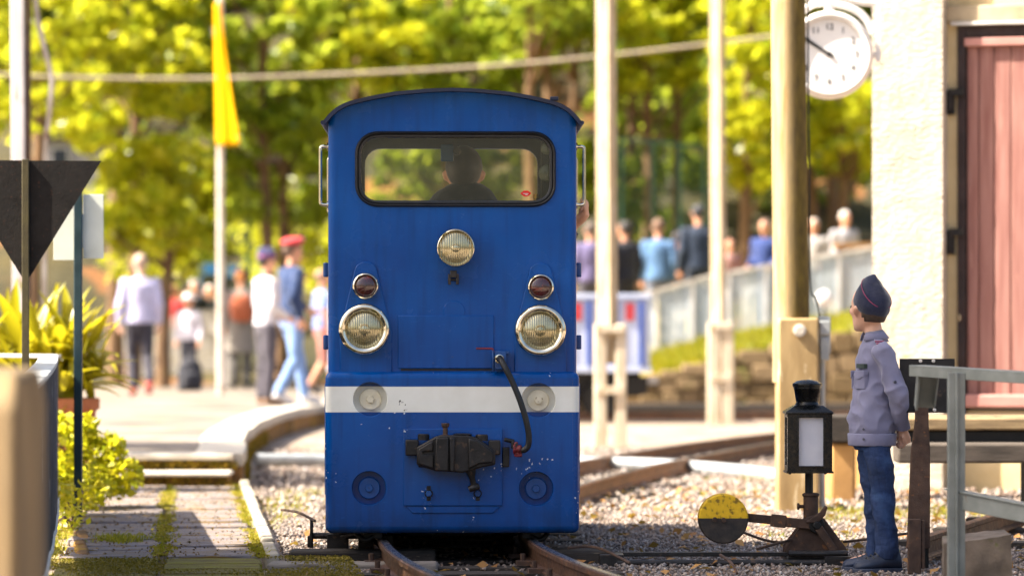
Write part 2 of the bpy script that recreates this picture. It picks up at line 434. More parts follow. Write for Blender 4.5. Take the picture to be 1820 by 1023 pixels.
# ------------------------------------------------------------------ tracks
GA = 0.31                                                      # half gauge
RAILP = [(-0.035, 0), (0.035, 0), (0.035, 0.008), (0.007, 0.016), (0.007, 0.06), (0.021, 0.068), (0.021, 0.086), (0.014, 0.09), (-0.014, 0.09), (-0.021, 0.086), (-0.021, 0.068), (-0.007, 0.06), (-0.007, 0.016), (-0.035, 0.008)]
def rail_run(path, parent, z=0.012, top=True):
    P = [Vector(p) for p in path]; rs = []; ts = []
    for i, p in enumerate(P):
        t = (P[min(i + 1, len(P) - 1)] - P[max(i - 1, 0)]).normalized(); s_ = Vector((t.y, -t.x, 0))
        rs.append([p + s_ * u + Vector((0, 0, z + v)) for u, v in RAILP])
        ts.append([p + s_ * u + Vector((0, 0, z + v)) for u, v in ((-0.015, 0.0902), (0.015, 0.0902), (0.015, 0.0915), (-0.015, 0.0915))])
    o = MB().rings(rs).build("rail", M['rail'], parent, 30)
    if top: MB().rings(ts).build("running_surface", M['railtop'], o, 30)
    return o
def offset(path, d):
    P = [Vector(p) for p in path]; out = []
    for i, p in enumerate(P):
        t = (P[min(i + 1, len(P) - 1)] - P[max(i - 1, 0)]).normalized()
        out.append(p + Vector((t.y, -t.x, 0)) * d)
    return out
def main_x(y):
    if y > 17.4: return -0.2465 - 0.0153 * (y - 16)
    d = 17.4 - y
    return -0.268 + d * d / (2 * 23.0) + 0.004 * d
mainp = [(main_x(y), y, 0) for y in [9 + 0.4 * i for i in range(100)] if y < 48]
tr = thing("railway_track", "narrow gauge track with worn steel rails curving under the blue locomotive", "track")
for s_ in (-1, 1): rail_run(offset(mainp, s_ * GA), tr)
slp = MB().bb(-0.6, 0.6, -0.09, 0.09, -0.06, 0.012).build("sleeper", M['sleeper'], tr, 30, 0.01)
slp.location = (main_x(13.2), 13.2, 0)
clip = MB().bb(-0.028, 0.028, -0.045, 0.045, 0.012, 0.030).cyl((0.0, 0.02, 0.03), (0.0, 0.02, 0.058), 0.011, n=6).build("rail_clip", M['rust'], tr, 30)
first = True
yy = 13.2; k = 0
while yy < 34:
    th = math.atan2(-(main_x(yy + .1) - main_x(yy - .1)), 0.2)
    x = main_x(yy)
    o = slp if first else same("sleeper", slp, tr)
    o.location = (x, yy, random.uniform(-.008, .004)); o.rotation_euler = (0, 0, th + random.uniform(-.02, .02))
    if yy < 19:
        for s_ in (-1, 1):
            for q in (-1, 1):
                c = clip if first and s_ == -1 and q == -1 else same("rail_clip", clip, tr)
                c.location = (x + s_ * GA + q * 0.058, yy, 0.002); c.rotation_euler = (0, 0, th)
    first = False
    yy += 0.52
yy = 13.46
while yy < 18.4:
    same("sleeper", slp, tr, (main_x(yy), yy, -0.012), (0, 0, math.atan2(-(main_x(yy + .1) - main_x(yy - .1)), 0.2)))
    yy += 0.26 if int(yy * 10) % 2 else 0.52
# long timbers that carry the point rods, left and right of the track
MB().bb(-0.93, -0.32, 16.10, 16.30, -0.03, 0.055).build("long_sleeper", M['sleeper'], tr, 30, 0.012)
MB().bb(-0.99, -0.30, 15.62, 15.82, -0.03, 0.03).build("long_sleeper", mat("grey_timber", C('#8d857d'), C('#5b534c'), 8, 0.85, 0, 0.7, 40, (1, 8, 8)), tr, 30, 0.012)
MB().bb(0.10, 0.42, 16.05, 16.27, -0.03, 0.06).build("long_sleeper", M['sleeper'], tr, 30, 0.012)
lk = MB()                                                      # locking gear beside the left rail
lk.cyl((-0.86, 16.45, 0.10), (-0.58, 16.45, 0.10), 0.014, n=10).box((-0.74, 16.45, 0.075), (0.09, 0.07, 0.07)).cyl((-0.85, 16.42, 0.05), (-0.85, 16.42, 0.17), 0.008, n=8)
lk.box((-0.62, 16.40, 0.08), (0.06, 0.10, 0.10)).tube([(-0.86, 16.45, .10), (-0.86, 16.45, 0.05)], 0.01, 8).box((-0.53, 16.3, 0.06), (0.06, 0.05, 0.10)).tube(smoothpath([(-0.72, 16.35, .1), (-0.62, 16.2, .12), (-0.55, 16.25, .06)]), 0.008, 8)
lk.build("point_lock", M['iron'], tr, 30, 0.004)
# diverging track to the right behind the locomotive
divb = smoothpath([(0.07, 17.6, 0), (0.16, 19.8, 0), (0.386, 22.1, 0), (0.836, 25.0, 0), (1.12, 26.5, 0), (2.13, 31.2, 0), (3.3, 35.2, 0), (5.2, 40.0, 0), (8.0, 45, 0)], 6)
tr2 = thing("railway_track", "rusty narrow gauge track curving off to the right behind the locomotive", "track")
m_rr = mat("bright_rust_rail", C('#86603f'), C('#5d4430'), 12, 0.7, 0.1, 0.3, 90)
keep = M['rail']; M['rail'] = m_rr
rail_run(divb, tr2); rail_run(offset(divb, -0.62), tr2)
M['rail'] = keep
mid = offset(divb, -0.31)
acc = 0; lastp = mid[0]
for i in range(1, len(mid)):
    acc += (mid[i] - mid[i - 1]).length
    if acc > 0.5 and mid[i].y > 19:
        t = (mid[i] - mid[i - 1]); acc = 0
        same("sleeper", slp, tr2, mid[i] + Vector((0, 0, -0.006)), (0, 0, math.atan2(-t.x, t.y)))
# siding in the right foreground
tr3 = thing("railway_track", "rusty siding rails running under the grey handrail at the right", "track")
a = at(1632, 985, 15.9); b = at(1960, 800, 22.5)
sd = [Vector((a.x + (b.x - a.x) * t, a.y + (b.y - a.y) * t, 0.0)) for t in (0, 0.25, 0.5, 0.75, 1.0)]
rail_run(sd, tr3, 0.03, False); rail_run(offset(sd, 0.62), tr3, 0.03, False)
for t in (0.22, 0.4, 0.56, 0.72, 0.88):
    p = a.lerp(b, t); dd = (b - a)
    same("sleeper", slp, tr3, (p.x + 0.25, p.y, 0.015), (0, 0, math.atan2(-dd.x, dd.y)))
# grey pipe lying across behind the locomotive
gp = MB().tube(smoothpath([at(455, 816, 28), at(640, 818, 28.3), at(900, 822, 28), at(1040, 822, 27.6), at(1180, 826, 27.2), at(1330, 838, 26.2), at(1420, 850, 25.2)], 6), 0.045, 12)
tag(gp.build("grey_pipe", mat("grey_plastic", C('#a9adb0'), C('#8d9194'), 8, 0.5), None, 40), "long pale grey pipe lying across the ground behind the blue locomotive", "pipe")

# moss and small weeds clinging to the platform wall and steps
P = []
for i in range(2600):
    yy = random.uniform(24.4, 34); x_ = np.interp(yy, [e[1] for e in edge], [e[0] for e in edge])
    if math.sin(yy * 2.3) + math.sin(yy * 5.1) > -0.2: P.append((x_ + 0.022 + random.uniform(0, .02), yy, random.uniform(0.0, 0.13) ** 1.0))
for i in range(900): P.append((random.uniform(-2.6, -1.72), 24.245 + random.uniform(-.02, 0), random.uniform(.118, .17)))
for i in range(700): P.append((random.uniform(-2.6, -1.72), 23.9 + random.uniform(-.02, 0), random.uniform(.0, .08)))
V, F = leaves(np.array(P), 0.018, 1.3, 0.3)
tag(link("wall_moss", npmesh("wall_moss", V, F), leaf_mat("wall_moss", [C('#8a6a14'), C('#a8861c'), C('#5f5416'), C('#3a3014')], .25, .8), None, 0), "ochre moss clinging to the platform wall and the step risers", "moss", kind='stuff')
# ------------------------------------------------------------------ ballast stones
def stones(P, size):
    n = len(P)
    base = np.array([(1, 0, 0), (-1, 0, 0), (0, 1, 0), (0, -1, 0), (0, 0, 1), (0, 0, -1)], float)
    tri = np.array([(0, 2, 4), (2, 1, 4), (1, 3, 4), (3, 0, 4), (2, 0, 5), (1, 2, 5), (3, 1, 5), (0, 3, 5)])
    a = rng.uniform(0, 6.283, n); ca, sa = np.cos(a), np.sin(a)
    Sx = size * rng.uniform(0.5, 1.3, (n, 1, 3)) * np.array([1, 0.8, 0.55])
    V = base[None] * Sx + rng.normal(size=(n, 6, 3)) * size.reshape(-1, 1, 1) * 0.22 if hasattr(size, 'reshape') else base[None] * Sx + rng.normal(size=(n, 6, 3)) * size * 0.22
    t = rng.normal(size=n) * 0.5; ct, s2 = np.cos(t), np.sin(t)
    x = V[..., 0] * ct[:, None] - V[..., 2] * s2[:, None]; z = V[..., 0] * s2[:, None] + V[..., 2] * ct[:, None]; y = V[..., 1]
    V = np.stack([x * ca[:, None] - y * sa[:, None], x * sa[:, None] + y * ca[:, None], z], 2) + P[:, None, :]
    F = (tri[None] + (np.arange(n) * 6)[:, None, None]).reshape(-1, 3)
    return V.reshape(-1, 3), F
def stone_field(n, x0, x1, y0, y1, size, ok):
    P = np.stack([rng.uniform(x0, x1, n), rng.uniform(y0, y1, n), np.zeros(n)], 1)
    P = P[np.array([ok(p[0], p[1]) and not (p[1] < 18 and abs(p[0] - main_x(p[1])) < .3 and rng.random() < .85) for p in P])]
    P[:, 2] = rng.uniform(-0.012, 0.006, len(P))
    return P
def clear_of_left(x, y):
    de = -1.035 + DX * (y - 16.2) if y < 24 else np.interp(y, [e[1] for e in edge], [e[0] for e in edge])
    return x > de + 0.1
P1 = stone_field(78000, -2.2, 2.6, 13.0, 21.0, 0.02, clear_of_left)
P2 = stone_field(16000, -2.4, 4.2, 21.0, 33.0, 0.03, clear_of_left)
V1, F1 = stones(P1, 0.0115); V2, F2 = stones(P2, 0.024)
V = np.concatenate([V1, V2]); F = np.concatenate([F1, F2 + len(V1)])
m_stone = island_mat("ballast_stone", [C('#83746a'), C('#a3958a'), C('#695c55'), C('#b5a79b'), C('#8c7260'), C('#9a9290'), C('#c4b8ad')], 0.85, 0, var=0.3, nscale=50)
tag(link("ballast", npmesh("ballast", V, F), m_stone, None, 0), "pinkish grey ballast stones between and beside the tracks", "ballast", kind='stuff')
# dry leaves and weeds over the ballast
P = np.stack([rng.uniform(-1, 2.6, 900), rng.uniform(13, 24, 900), rng.uniform(0.004, 0.02, 900)], 1)
P = P[np.array([clear_of_left(p[0], p[1]) for p in P])]
V, F = leaves(P, 0.035, 1.5, 1.2, 0.15)
tag(link("dry_leaves", npmesh("dry_leaves", V, F), leaf_mat("dry_leaf", [C('#8a5a30'), C('#b98a50'), C('#5d3c22')], 0.2, 0.7), None, 0), "dry brown leaves scattered over the ballast", "leaves", kind='stuff')
P = []
for i in range(26):
    c = (random.uniform(-0.9, 4), random.uniform(14.5, 28))
    if -0.85 < c[0] < 0.4 and c[1] < 20: continue
    for k in range(14): P.append((c[0] + random.gauss(0, 0.12), c[1] + random.gauss(0, 0.2), 0))
for i in range(420): P.append((random.uniform(1.6, 4.0), random.gauss(20.6, 0.5), 0))
for i in range(380): P.append((random.uniform(1.55, 2.4), random.gauss(14.0, 0.35), 0))
for i in range(160): P.append((-1.25 + random.gauss(0, .1) - 0.06 * 1, random.uniform(17.5, 23.5), 0))
P = [p for p in P if clear_of_left(p[0], p[1])]
V, F = tufts(np.array(P), 0.035, 0.005, 0.9, 5)
tag(link("weeds", npmesh("weeds", V, F), M['grassy'], None, 0), "thin yellow green weeds on the ballast", "weeds", kind='stuff')
tw = []
for (p0, p1, p2) in (((1320, 945, 16.6), (1375, 962, 16.4), (1452, 962, 16.3)), ((1500, 962, 16.3), (1560, 955, 16.0), (1625, 945, 16.4)), ((1345, 975, 16.0), (1400, 960, 16.1), (1440, 950, 16.5)), ((560, 925, 16.3), (530, 910, 17), (500, 905, 17.6)), ((1010, 973, 15.8), (1060, 972, 15.8), (1120, 1000, 15.4)), ((1280, 985, 15.6), (1300, 1000, 15.3), (1310, 1018, 15.2))):
    t = MB().tube(smoothpath([at(*p0), at(*p1), at(*p2)], 6), 0.006, 6)
    tag(t.build("dry_twig", M['rust'], None, 60), None, "twig", "dry twigs lying on the ballast"); tw.append(t)
for o, lb in zip([o for o in bpy.data.objects if o.name.startswith("dry_twig")], ("dark twig between the yellow counterweight and the switch stand", "dark twig beside the boy's shin and the rusty post", "short twig crossing under the counterweight arm", "thin twig on the stones left of the locomotive bumper", "bent wiry twig lying over the timber right of the front rail", "upright dry stalk below the counterweight")): o['label'] = lb
# ------------------------------------------------------------------ the blue locomotive
def paint_blue():
    """blue gloss paint with a cream band, faded and dusty, chipped towards the bottom"""
    m, n, l, p = mk("blue_loco_paint")
    tc = n.new("ShaderNodeTexCoord"); sp = n.new("ShaderNodeSeparateXYZ"); l.new(tc.outputs['Object'], sp.inputs[0])
    def math_(op, a, b):
        q = n.new("ShaderNodeMath"); q.operation = op
        for i, v in enumerate((a, b)):
            if hasattr(v, 'links'): l.new(v, q.inputs[i])
            else: q.inputs[i].default_value = v
        return q.outputs[0]
    z = sp.outputs[2]
    wob = math_('MULTIPLY', math_('SUBTRACT', noise(n, l, 3, 2), 0.5), 0.004)
    zz = math_('ADD', z, wob)
    band = math_('MULTIPLY', math_('GREATER_THAN', zz, 0.633), math_('LESS_THAN', zz, 0.739))
    blue = ramp(n, l, noise(n, l, 2.2, 6), [(0.3, C('#004086')), (0.7, C('#00529e'))])
    dust = ramp(n, l, noise(n, l, 14, 6), [(0.55, G0), (0.8, (0.03,) * 3)])
    blue = mixc(n, l, dust, blue, C('#5a6f86'))
    strk = ramp(n, l, noise(n, l, 5, 6, (6, 6, 0.5)), [(0.48, G0), (0.75, (0.4,) * 3)])
    blue = mixc(n, l, strk, blue, C('#06294f'))
    grime = math_('MULTIPLY', ramp(n, l, z, [(0.13, (0.75,) * 3), (0.24, (0.12,) * 3), (0.6, G0)]), ramp(n, l, noise(n, l, 8, 6), [(0.3, (0.2,) * 3), (0.7, G1)]))
    blue = mixc(n, l, grime, blue, C('#1c2024'))
    rub = ramp(n, l, noise(n, l, 26, 6, (1, 1, 3)), [(0.6, G0), (0.74, (0.3,) * 3)])
    blue = mixc(n, l, rub, blue, C('#1a60b0'))
    cream = ramp(n, l, noise(n, l, 9, 6), [(0.3, C('#e6e2d4')), (0.7, C('#f2efe4'))])
    col = mixc(n, l, band, blue, cream)
    # chips: fine specks, denser in the lower half
    v = n.new("ShaderNodeTexVoronoi"); v.inputs["Scale"].default_value = 95
    wv_ = n.new("ShaderNodeTexNoise"); wv_.inputs["Scale"].default_value = 130; l.new(tc.outputs['Object'], wv_.inputs[0])
    ad = n.new("ShaderNodeVectorMath"); ad.operation = 'MULTIPLY_ADD'; l.new(wv_.outputs[1], ad.inputs[0]); ad.inputs[1].default_value = (.016, .016, .016); l.new(tc.outputs['Object'], ad.inputs[2]); l.new(ad.outputs[0], v.inputs[0])
    big = noise(n, l, 6.5, 4)
    rndc = n.new("ShaderNodeSeparateXYZ"); l.new(v.outputs["Color"], rndc.inputs[0])
    low = ramp(n, l, z, [(0.1, (0.13,) * 3), (0.35, (0.05,) * 3), (0.8, (0.02,) * 3)])
    thr = math_('ADD', low, math_('MULTIPLY', math_('SUBTRACT', big, 0.57), 2.4))
    chip = math_('MULTIPLY', math_('LESS_THAN', rndc.outputs[0], thr), math_('LESS_THAN', v.outputs["Distance"], math_('MULTIPLY', rndc.outputs[1], 0.42)))
    chip = math_('MULTIPLY', chip, math_('LESS_THAN', z, 0.8))
    chipc = mixc(n, l, band, C('#d9dce0'), C('#4a4238'))
    col = mixc(n, l, chip, col, chipc)
    l.new(col, p.inputs["Base Color"])
    rr = ramp(n, l, noise(n, l, 7, 5), [(0.3, (0.18,) * 3), (0.75, (0.32,) * 3)])
    l.new(rr, p.inputs["Roughness"]); p.inputs["Coat Weight"].default_value = 0.0; p.inputs["Specular IOR Level"].default_value = 0.25; p.inputs["Coat Roughness"].default_value = 0.18
    b = n.new("ShaderNodeBump"); b.inputs["Strength"].default_value = 0.12; b.inputs["Distance"].default_value = 0.01
    l.new(noise(n, l, 5, 5), b.inputs["Height"]); l.new(b.outputs[0], p.inputs["Normal"])
    return m
M['blue'] = paint_blue()
M['navy'] = mat("navy_roof_paint", C('#0a1c40'), C('#060f24'), 5, 0.5, 0, 0.2, 30)
M['bluepart'] = mat("blue_fitting_paint", C('#004a90'), C('#00386e'), 9, 0.4, 0, 0.2, 90, spots=C('#1a2430'), sscale=30, sthr=0.68)
M['cream'] = mat("cream_fitting_paint", C('#efe5cc'), C('#d6c8a8'), 14, 0.5, 0, 0.2, 90, spots=C('#8a6a40'), sscale=40, sthr=0.66)
M['cab_in'] = mat("dark_cab_lining", C('#2a271e'), C('#1c1a14'), 4, 0.7)
LOC = (XX(804, 16), 16.0, 0.0)
def LX(px): return (px - 804) / 430
def LZ(py): return CAMZ - (py - HZ) / 430
loco = thing("locomotive", "bright blue narrow gauge locomotive with white band and cab window", "locomotive", LOC, R(0.88))

def rrect(x0, x1, z0, z1, r, k=8):
    out = []
    for cx, cz, a0 in ((x1 - r, z0 + r, -90), (x1 - r, z1 - r, 0), (x0 + r, z1 - r, 90), (x0 + r, z0 + r, 180)):
        for i in range(k + 1):
            a = R(a0 + 90 * i / k); out.append((cx + r * math.cos(a), cz + r * math.sin(a)))
    return out
def circ(cx, cz, r, k=32): return [(cx + r * math.cos(6.28318 * i / k), cz + r * math.sin(6.28318 * i / k)) for i in range(k)]
def cast(poly, c, a):
    dx, dz = math.cos(a), math.sin(a); best = None
    for (x0, z0), (x1, z1) in zip(poly, poly[1:] + poly[:1]):
        ex, ez = x1 - x0, z1 - z0; den = dx * ez - dz * ex
        if abs(den) < 1e-12: continue
        t = ((x0 - c[0]) * ez - (z0 - c[1]) * ex) / den; u = ((x0 - c[0]) * dz - (z0 - c[1]) * dx) / den
        if t > 0 and -1e-6 <= u <= 1 + 1e-6 and (best is None or t > best): best = t
    return (c[0] + dx * best, c[1] + dz * best)
def ring_pair(outer, inner, c):
    an = []
    for p in outer + inner: an.append(math.atan2(p[1] - c[1], p[0] - c[0]))
    an = sorted(set(round(a, 6) for a in an)); keep = [an[0]]
    for a in an[1:]:
        if a - keep[-1] > 1e-4: keep.append(a)
    return [cast(outer, c, a) for a in keep], [cast(inner, c, a) for a in keep]
def holed_wall(mb, outer, inner, c, y0, y1, rim=False):
    """wall between y0 (front) and y1 (back) with one opening"""
    o, i = ring_pair(outer, inner, c)
    rs = [[(x, y0, z) for x, z in o], [(x, y0, z) for x, z in i], [(x, y1, z) for x, z in i], [(x, y1, z) for x, z in o]]
    mb.rings(rs, caps=False)
    if rim: mb.rings([rs[3], rs[0]], caps=False)
ztop = 0.80; zbot = LZ(947)
wl = 452 / 430 / 2                                            # half width of the lower body
wu = 0.515                                                    # half width of the cab
# --- lower body: plate with four recesses, rounded edges
lb = MB(); rb = 0.028
x0, x1, z0, z1 = -wl + rb, wl - rb, zbot + rb, ztop - rb
holes = [(LX(658), LZ(709), 0.072), (LX(957), LZ(711), 0.072), (LX(656), LZ(867), 0.072), (LX(953), LZ(868), 0.072)]
hw = 0.09
xc = [x0, holes[0][0] - hw, holes[0][0] + hw, holes[1][0] - hw, holes[1][0] + hw, x1]
zc = [z0, holes[2][1] - hw, holes[2][1] + hw, holes[0][1] - hw, holes[0][1] + hw, z1]
# last row is too thin for a grid cell above the upper recesses: split at the recess rims
zc[4] = min(zc[4], z1 - 0.005)
for i in range(5):
    for j in range(5):
        cell = [(xc[i], zc[j]), (xc[i + 1], zc[j]), (xc[i + 1], zc[j + 1]), (xc[i], zc[j + 1])]
        h = next((h for h in holes if xc[i] < h[0] < xc[i + 1] and zc[j] < h[1] < zc[j + 1]), None)
        if h:
            o, q = ring_pair(cell, circ(*h), (h[0], h[1]))
            lip = [(h[0] + (x - h[0]) * 0.97, h[1] + (z - h[1]) * 0.97) for x, z in q]
            lb.rings([[(x, 0, z) for x, z in o], [(x, 0, z) for x, z in q], [(x, 0.004, z) for x, z in lip], [(x, 0.05, z) for x, z in lip]], caps=False)
            lb.add([(x, 0.05, z) for x, z in lip], [tuple(range(len(lip)))])
        else:
            lb.add([(x, 0, z) for x, z in cell], [(0, 1, 2, 3)])
def rr_loop(e, y):                                            # plate outline grown by e
    k = 6; out = []
    r = max(e, 1e-4)
    for cx, cz, a0 in ((x1, z0, -90), (x1, z1, 0), (x0, z1, 90), (x0, z0, 180)):
        for i in range(k + 1):
            a = R(a0 + 90 * i / k); out.append((cx + r * math.cos(a), y, cz + r * math.sin(a)))
    return out
lb.rings([rr_loop(rb * math.sin(R(15 * i)), rb * (1 - math.cos(R(15 * i)))) for i in range(7)] + [rr_loop(rb, 3.35)], caps=False)
lower = lb.build("body", M['blue'], loco, 40)
# --- discs and bolts inside the recesses
for k, (hx, hz, hr) in enumerate(holes):
    mm = M['cream'] if k < 2 else M['bluepart']
    d = MB().lathe([(0.001, -0.022), (0.042, -0.022), (0.046, -0.018), (0.046, 0.0)], (hx, 0.05, hz), (0, 1, 0), 32).build("buffer_disc", mm, loco, 40)
    MB().lathe([(0.001, -0.014), (0.015, -0.014), (0.017, -0.011), (0.017, 0.0)], (hx, 0.028, hz), (0, 1, 0), 6).build("bolt", mm, d, 30)
# --- cab front with window, rounded corner strips, sides, rear
ru = 0.03
def roofz(x):
    """underside of the roof at half-width x (photo outline)"""
    k = [(0.0, LZ(157)), (0.10, LZ(158.5)), (0.24, LZ(164)), (0.33, LZ(171)), (0.42, LZ(180)), (0.46, LZ(187)), (0.49, LZ(195)), (0.515, LZ(206)), (0.53, LZ(217))]
    x = abs(x)
    for (a, za), (b, zb) in zip(k, k[1:]):
        if x <= b: return za + (zb - za) * (x - a) / (b - a)
    return k[-1][1]
wx = wu - ru
arch = [(wx * (1 - 2 * i / 24), roofz(wx * (1 - 2 * i / 24)) - 0.012) for i in range(25)]
outer = [(-wx, ztop - 0.02), (wx, ztop - 0.02)] + arch
YF = 0.035                                                    # the cab front stands back from the lower body
win = (LX(634), LX(985), LZ(364), LZ(236))
hole = rrect(*win, 0.085)
wc = ((win[0] + win[1]) / 2, (win[2] + win[3]) / 2)
cf = MB(); holed_wall(cf, outer, hole, wc, YF, YF + 0.03)
for s_ in (-1, 1):                                            # rounded vertical corners
    zt = roofz(wx) - 0.012
    prof = [(s_ * (wx + ru * math.sin(R(15 * i))), YF + ru * (1 - math.cos(R(15 * i)))) for i in range(7)]
    a = [(x, y, ztop - 0.02) for x, y in prof]; b = [(x, y, roofz(abs(x)) - 0.012) for x, y in prof]
    cf.rings([a, b], caps=False, closed=False)
cf.build("cab_front", M['blue'], loco, 40)
YR = 1.40
rear = rrect(-0.412, 0.402, 1.19, 1.807, 0.09)
cr = MB(); holed_wall(cr, outer, rear, (0, 1.5), YR - 0.03, YR)
cr.build("cab_rear", M['cab_in'], loco, 40)
rs_ = MB()
o_, i_ = ring_pair(rrect(-0.412, 0.402, 1.19, 1.807, 0.09), rrect(-0.392, 0.382, 1.21, 1.787, 0.07), (0, 1.5))
rs_.rings([[(x, YR - 0.045, z) for x, z in o_], [(x, YR - 0.045, z) for x, z in i_], [(x, YR + .01, z) for x, z in i_]], caps=False)
rs_.build("rear_window_seal", M['rubber'], loco, 40)
MB().prism(rrect(-0.40, 0.39, 1.20, 1.797, 0.08), (0, YR - 0.018, 0), (1, 0, 0), (0, 0, 1), (0, 0.004, 0)).build("rear_window", glass_mat("rear_glass", (0.98, 0.985, 0.93, 1), 0.012, (0.5, 0.48, 0.3, 1)), loco, 30)
zs = roofz(wu) - 0.012
for s_, nm in ((-1, "left"), (1, "right")):
    sd_ = MB(); xa, xb = sorted((s_ * wu, s_ * (wu - 0.02)))
    ya, yb = YF + ru, YR
    sd_.bb(xa, xb, ya, yb, ztop - 0.02, 1.28); sd_.bb(xa, xb, ya, yb, 1.78, zs)
    sd_.bb(xa, xb, ya, ya + 0.16, 1.28, 1.78); sd_.bb(xa, xb, yb - 0.16, yb, 1.28, 1.78)
    sd_.build("cab_side", M['blue'], loco, 30)
    for yy in (0.12, 1.16):                                   # grab rails beside the doorway
        t = s_ * (wu + 0.034)
        MB().tube(smoothpath([(s_ * (wu - .005), yy, LZ(258)), (s_ * (wu + 0.024), yy, LZ(258)), (t, yy, LZ(261)), (t, yy, LZ(268)), (t, yy, LZ(352)), (t, yy, LZ(359)), (s_ * (wu + 0.024), yy, LZ(362)), (s_ * (wu - .005), yy, LZ(362))], 4), 0.0075, 10).lathe([(0.016, 0), (0.016, s_ * 0.006)], (s_ * wu, yy, LZ(258)), (1, 0, 0), 12, True).lathe([(0.016, 0), (0.016, s_ * 0.006)], (s_ * wu, yy, LZ(362)), (1, 0, 0), 12, True).build("grab_rail", M['chrome'], loco, 40)
    for pz in (478, 608):
        MB().box((s_ * (wu + 0.010), 0.22, LZ(pz)), (0.02, 0.08, 0.05)).cyl((s_ * (wu + 0.014), 0.19, LZ(pz) - 0.03), (s_ * (wu + 0.014), 0.19, LZ(pz) + 0.03), 0.011, n=10).build("hinge", M['bluepart'], loco, 30, 0.004)
    MB().bb(*sorted((s_ * (wl + 0.002), s_ * (wl + 0.012))), 0.3, 1.3, 0.28, 0.75).build("side_flap", M['bluepart'], loco, 30, 0.004)
# roof
rf = MB(); NR = 40; xo = 0.535
up = []; lo = []
for i in range(NR + 1):
    x = -xo + 2 * xo * i / NR
    z = roofz(x); up.append((x, z)); lo.append((x * 0.985, z - 0.014))
prof = up + lo[::-1]
rf.rings([[(x, y, z) for x, z in prof] for y in (-0.035, YR + 0.05)])
for s_ in (-1, 1): rf.cyl((s_ * xo, -0.035, roofz(xo) - 0.004), (s_ * xo, YR + 0.05, roofz(xo) - 0.004), 0.009, n=8)
rf.build("roof", M['navy'], loco, 40)
MB().bb(LX(978), LX(993), 0.02, 0.06, LZ(178), LZ(171)).build("roof_lug", M['navy'], loco, 30, 0.003)
MB().bb(-wu + .03, wu - .03, YF + .04, YR - .04, 1.865, 1.875).build("cab_ceiling", M['cab_in'], loco, 0)
MB().bb(-wu + .03, wu - .03, YF + .04, YR - .04, 0.80, 0.81).build("cab_floor", M['cab_in'], loco, 0)
MB().bb(-0.40, 0.40, YR + 0.002, 3.1, 0.80, 1.12).build("bonnet", M['blue'], loco, 30, 0.04, 4)
# front window: rubber seal, glass, sticker
sl_ = MB(); sec = []
no, ni = ring_pair(rrect(win[0] - .008, win[1] + .008, win[2] - .008, win[3] + .008, 0.093), rrect(win[0] + .019, win[1] - .019, win[2] + .019, win[3] - .019, 0.066), wc)
for t, dy in ((0.0, 0.0), (0.08, -0.010), (0.25, -0.015), (0.42, -0.012), (0.5, -0.006), (0.6, -0.011), (0.85, -0.010), (1.0, 0.0), (1.0, 0.03)):
    sec.append([(a[0] + (b[0] - a[0]) * t, YF + dy, a[1] + (b[1] - a[1]) * t) for a, b in zip(no, ni)])
sl_.rings(sec, caps=False).build("window_seal", M['rubber'], loco, 50)
pane = MB().prism(rrect(win[0] + .012, win[1] - .012, win[2] + .012, win[3] - .012, 0.07), (0, YF + 0.012, 0), (1, 0, 0), (0, 0, 1), (0, 0.005, 0)).build("front_window", glass_mat("dusty_glass", (0.98, 0.985, 0.93, 1), 0.018, (0.62, 0.6, 0.42, 1), dscale=3), loco, 30)
cx, cz = LX(935), LZ(343)
lip = [(-1, .05), (-.62, .42), (-.25, .72), (-.08, .6), (0, .5), (.08, .6), (.25, .72), (.62, .42), (1, .05), (.7, -.35), (.35, -.66), (0, -.75), (-.35, -.66), (-.7, -.35)]
stk = MB().prism([(x * .0225, z * .0175) for x, z in lip], (cx, YF + 0.009, cz), (1, 0, 0), (0, 0, 1), (0, 0.002, 0)).build("lip_sticker", mat("red_sticker", C('#d81820'), C('#c8141c'), 5, 0.6, spec=.2), pane, 0)
MB().bb(cx - .012, cx + .011, YF + .0078, YF + .0088, cz - .002, cz + .0008).bb(cx - .002, cx + .007, YF + .0078, YF + .0088, cz - .0075, cz - .0045).build("sticker_print", M['whitepaint'], stk, 0)
# cab interior seen through the glass
MB().bb(LX(783), LX(806), 0.30, 0.33, LZ(281), LZ(250)).build("sun_visor", mat("blue_visor", C('#1d4f78'), C('#143a5c'), 5, 0.5), loco, 30, 0.006)
MB().cyl((LX(812), 0.3, LZ(262)), (LX(812), 0.34, LZ(262)), 0.017, n=16).build("mirror", M['iron'], loco, 30)
MB().bb(LX(963), LX(984), YF + .05, YF + .16, LZ(372), LZ(228)).build("window_pillar", M['cab_in'], loco, 30, 0.01)
for pz, r_ in ((306, 0.035), (262, 0.026)):
    MB().lathe([(0.001, -0.006), (r_ * .8, -0.006), (r_, -0.002), (r_, 0.006)], (LX(973), YF + .046, LZ(pz)), (0, 1, 0), 24).build("cab_gauge", mat("gauge_face", C('#6a6c58'), C('#54563f'), 8, 0.3), loco, 40)
MB().lathe([(.012, 0), (.012, .02), (.008, .022), (.008, .03), (.012, .032), (.012, .05)], (LX(953), YF + .06, LZ(365)), (0, 0, 1), 14, True).build("brass_valve", mat("brass", C('#b08a3a'), C('#80602a'), 12, 0.35, 0.9), loco, 40)
MB().bb(-.49, .49, YF + .04, YF + .16, 1.10, LZ(361)).build("dashboard", M['cab_in'], loco, 30, 0.01)
